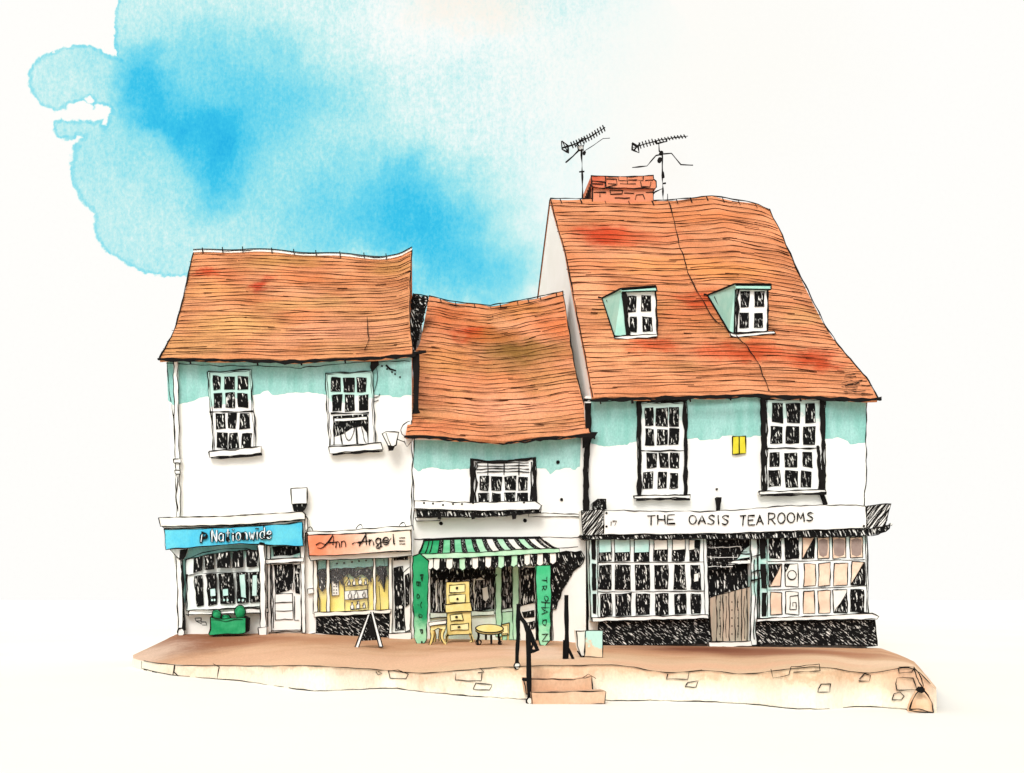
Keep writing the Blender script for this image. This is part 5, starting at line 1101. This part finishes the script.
# small side table at the left
YT_ = on_pave(438, 644.5)
t = thing('side_table', P(438, 645, YT_), 'small yellow side table with curved legs beside the tall chest', 'side table')
b = MB(); b.prism([(428.5, 622), (446.5, 620), (446.5, 624), (429, 626)], YT_ - .05, .42, 0, 1.2, .4); b.build('table_top', [CREAMW, INK], t)
b = MB(); b.prism([(430, 626), (446, 624.5), (446, 629), (443, 630), (438, 628.5), (433, 631), (430.5, 632)], YT_, .32, 0, 1.0, .4); b.build('apron', [YELLOWP, INK], t)
for pts, yy in (([(431.5, 630), (433, 636), (431.5, 641), (430, 645)], YT_), ([(444, 629), (441.5, 635), (443, 641), (446, 644)], YT_), ([(433.5, 630), (435, 636), (434.5, 642)], YT_ + .3), ([(441, 629), (440, 636), (440.5, 641)], YT_ + .3)):
    b = MB(); curvy(b, pts, yy, .05, .035, 0); b.ink(smooth([(x - 1.4, y) for x, y in pts]), yy - .02, 1.2, .3, 1, 2); b.ink(smooth([(x + 1.2, y) for x, y in pts]), yy - .02, 1.1, .3, 1, 2); b.build('leg', [YELLOW, INK], t)

# round table
t = thing('round_table', P(490, 645, on_pave(490, 645)), 'low round yellow table with thin black legs right of the tall chest', 'table'); Yt = on_pave(490, 645)
b = MB(); c = P(489.5, 628.5, Yt); k = (CAMD + Yt) / F     # the top leans a little towards the street
ring = [c + Vector((13.8 * k * math.cos(q), 13.8 * k * .96 * math.sin(q), 13.8 * k * .26 * math.sin(q))) for q in [2 * math.pi * i / 26 for i in range(26)]]
b.slab3(ring, (0, .012, -.045), 0); b.tube3(ring + [ring[0]], .019, 1, 4); b.tube3([q + Vector((0, .0, -.05)) for q in ring[13:] + ring[:1]], .015, 1, 4)
b.build('table_top', [YELLOW, INK], t)
for pts, yy in (([(478, 630), (479, 637), (477, 642), (479, 645)], Yt), ([(499, 631), (498.5, 638), (500.5, 643), (499, 645)], Yt), ([(491, 632), (491.5, 644)], Yt - .2), ([(486, 632), (486, 640)], Yt + .4)):
    b = MB(); curvy(b, pts, yy, .032, .026, 1); b.build('leg', [YELLOW, INK], t)
b = MB(); b.ink(ell(478.5, 642.5, 2.6, 2.8, 10) + [(481.1, 642.5)], Yt, 1.5, .3, 0, 2); b.build('castor', [INK], t); b = MB(); b.ink(ell(500, 643, 2.0, 2.0, 10) + [(502, 643)], Yt, 1.2, .3, 0, 2); b.build('castor', [INK], t)
# small box
YBX = on_pave(504, 640)
t = thing('crate', P(504, 640, YBX), 'little yellow box standing behind the handrail post', 'box')
b = MB(); b.prism([(499, 625), (509, 623), (509.5, 634.5), (500, 635.5)], YBX, .3, 0, 1.2, .4); b.build('box_body', [YELLOW, INK], t)
b = MB(); b.prism([(500.5, 626.5), (507.5, 625.2), (508, 633), (501, 633.8)], YBX - .015, .014, 0, .7, .3); b.build('front_panel', [YELLOWP, INK], t)
b = MB(); b.rect(500, 635, 502, 640, YBX + .01, .06, 0, .9); b.build('foot', [YELLOW, INK], t); b = MB(); b.rect(507, 634, 509, 640, YBX + .01, .06, 0, .9); b.build('foot', [YELLOW, INK], t)

# painted box by the tea room
t = thing('painted_box', P(590, 657, on_pave(590, 657)), 'open box painted half teal and half tan by the tea room corner', 'box'); Y = on_pave(594, 657.5)
b = MB(); b.prism([(585.5, 630.5), (603, 630.5), (602.5, 657.5), (584.5, 656.5)], Y, .06, 0, 1.1, .4)
b.build('front_panel', [wash('box_front', (216, 192, 160), (228, 206, 178), 3, split=(P(0, 648, Y).z - t.location.z, (184, 226, 216), 1), grain=.05), INK], t)
b = MB(); b.prism([(576, 630.5), (585.5, 631), (584.5, 656.5), (580.5, 655.5), (578, 646)], Y + .05, .3, 0, 1.2, .5); b.ink([(577.5, 651), (581, 657), (584, 656)], Y, 2.2, .4); b.build('side_panel', [CREAMW, INK], t)

# handrails: iron post and rails at the steps
IRON = scribble('black_iron', -.1, scale=(20, 20, 20))
def post(x0, y0, x1, y1, Y, wd, t, fin=True):
    b = MB(); pts = resample([(x0, y0), (x1, y1)], 2.5); nl = NoiseLine(.9); r = [wd * .5 * (CAMD + Y) / F * (1 + .16 * nl(i * 1.7)) for i in range(len(pts))]
    b.tube3([P(a + .35 * nl(i), c, Y) for i, (a, c) in enumerate(pts)], r, 0, 7)
    o = b.build('post', [IRON], t)
    if fin:
        b = MB(); b.prism(ell(x1, y1 - 2.2, 3.1, 3.4, 12), Y - .06, .1, 0, 1.7, .3); b.build('foot', [CREAMW, INK], o)
    return o
YA_ = on_pave(517, 666.5); YB = front_bot(528).y - .62
t = thing('handrail', P(522, 690, (YA_ + YB) / 2), 'black iron handrail with two posts and a drooping rail beside the steps', 'handrail', 'black handrails at the steps')
post(518.5, 604, 517.2, 668, YA_, 4.2, t); post(528.2, 631, 529.5, 703, YB, 5.0, t)
b = MB()
r3d = [P(518.5, 612, YA_), P(521, 618, YA_ - .1), P(525, 623, YA_ - .3), P(530, 632, YA_ - .5), P(534, 642, YA_ - .7), P(537.5, 650, YB), P(533, 651, YB), P(529, 652, YB)]
b.tube3(r3d, .036, 0, 6); b.tube3([P(519, 617, YA_), P(524, 622, YA_ - .3), P(527, 632, YB)], .026, 0, 6); b.tube3([P(529, 634, YB), P(533, 644, YB), P(530, 651, YB)], .022, 0, 6); b.build('rail', [IRON], t)
b = MB(); b.tube3([P(523, 679, YB + .1), P(529, 680, YB)], .03, 0, 5); b.build('bracket', [IRON], t)
YP = on_pave(566, 659)
t = thing('handrail', P(567, 660, YP), 'single black iron rail post with a short prop, right of the steps', 'handrail', 'black handrails at the steps')
post(566.5, 595, 566.8, 659.5, YP, 4.6, t, False)
b = MB(); b.tube3([P(a, c, YP - .02) for a, c in smooth([(567, 646), (570, 652), (573, 658), (573.5, 661)])], .03, 0, 5); b.build('prop', [IRON], t)
b = MB(); b.tube3([P(564, 640, YP), P(563.5, 663, YP)], .02, 0, 5); b.build('strut', [IRON], t)
# stone at the right end of the bank
t = thing('end_stone', P(921, 713, front_bot(920).y - .2), 'bell shaped pinkish stone with a black tip at the right end of the bank', 'stone'); Y = front_bot(920).y - .25
b = MB(); pr = [(909.5, 709), (912, 702), (916, 694), (919.5, 689.5), (923, 689), (928, 695), (932, 703), (933.8, 713), (922, 712.5), (909, 710.5)]
c = P(921.5, 712.5, Y + .2); k = (CAMD + Y) / F
b.lathe((c.x, c.y, c.z), [(.20, -.04), (.205, .03), (.19, .12), (.15, .22), (.085, .34), (.03, .40), (.0, .41)], 0, 18)
b.ink(pr + [pr[0]], Y - .0, 1.2, .4, 1, 3); b.ink(smooth([(910, 709.5), (921, 709), (933, 713)]), Y - .01, 1.5, .3); b.build('stone_body', [wash('end_stone_wash', (222, 176, 136), (232, 200, 168), 3, grain=.05), INK], t)
b = MB(); b.prism([(918, 690.5), (921, 687), (924.5, 688.5), (925, 691.5), (921.5, 693)], Y - .02, .1, 0, 1, .3); b.build('tip', [INK, INK], t)
b = MB(); b.ink(smooth([(914, 668), (917, 678), (920, 684), (923, 688)]), Y, 1.0, .4, 0); b.ink(smooth([(914, 667), (919, 673), (922, 681), (923.5, 688)]), Y, 1.0, .4, 0); b.build('cord', [INK], t)
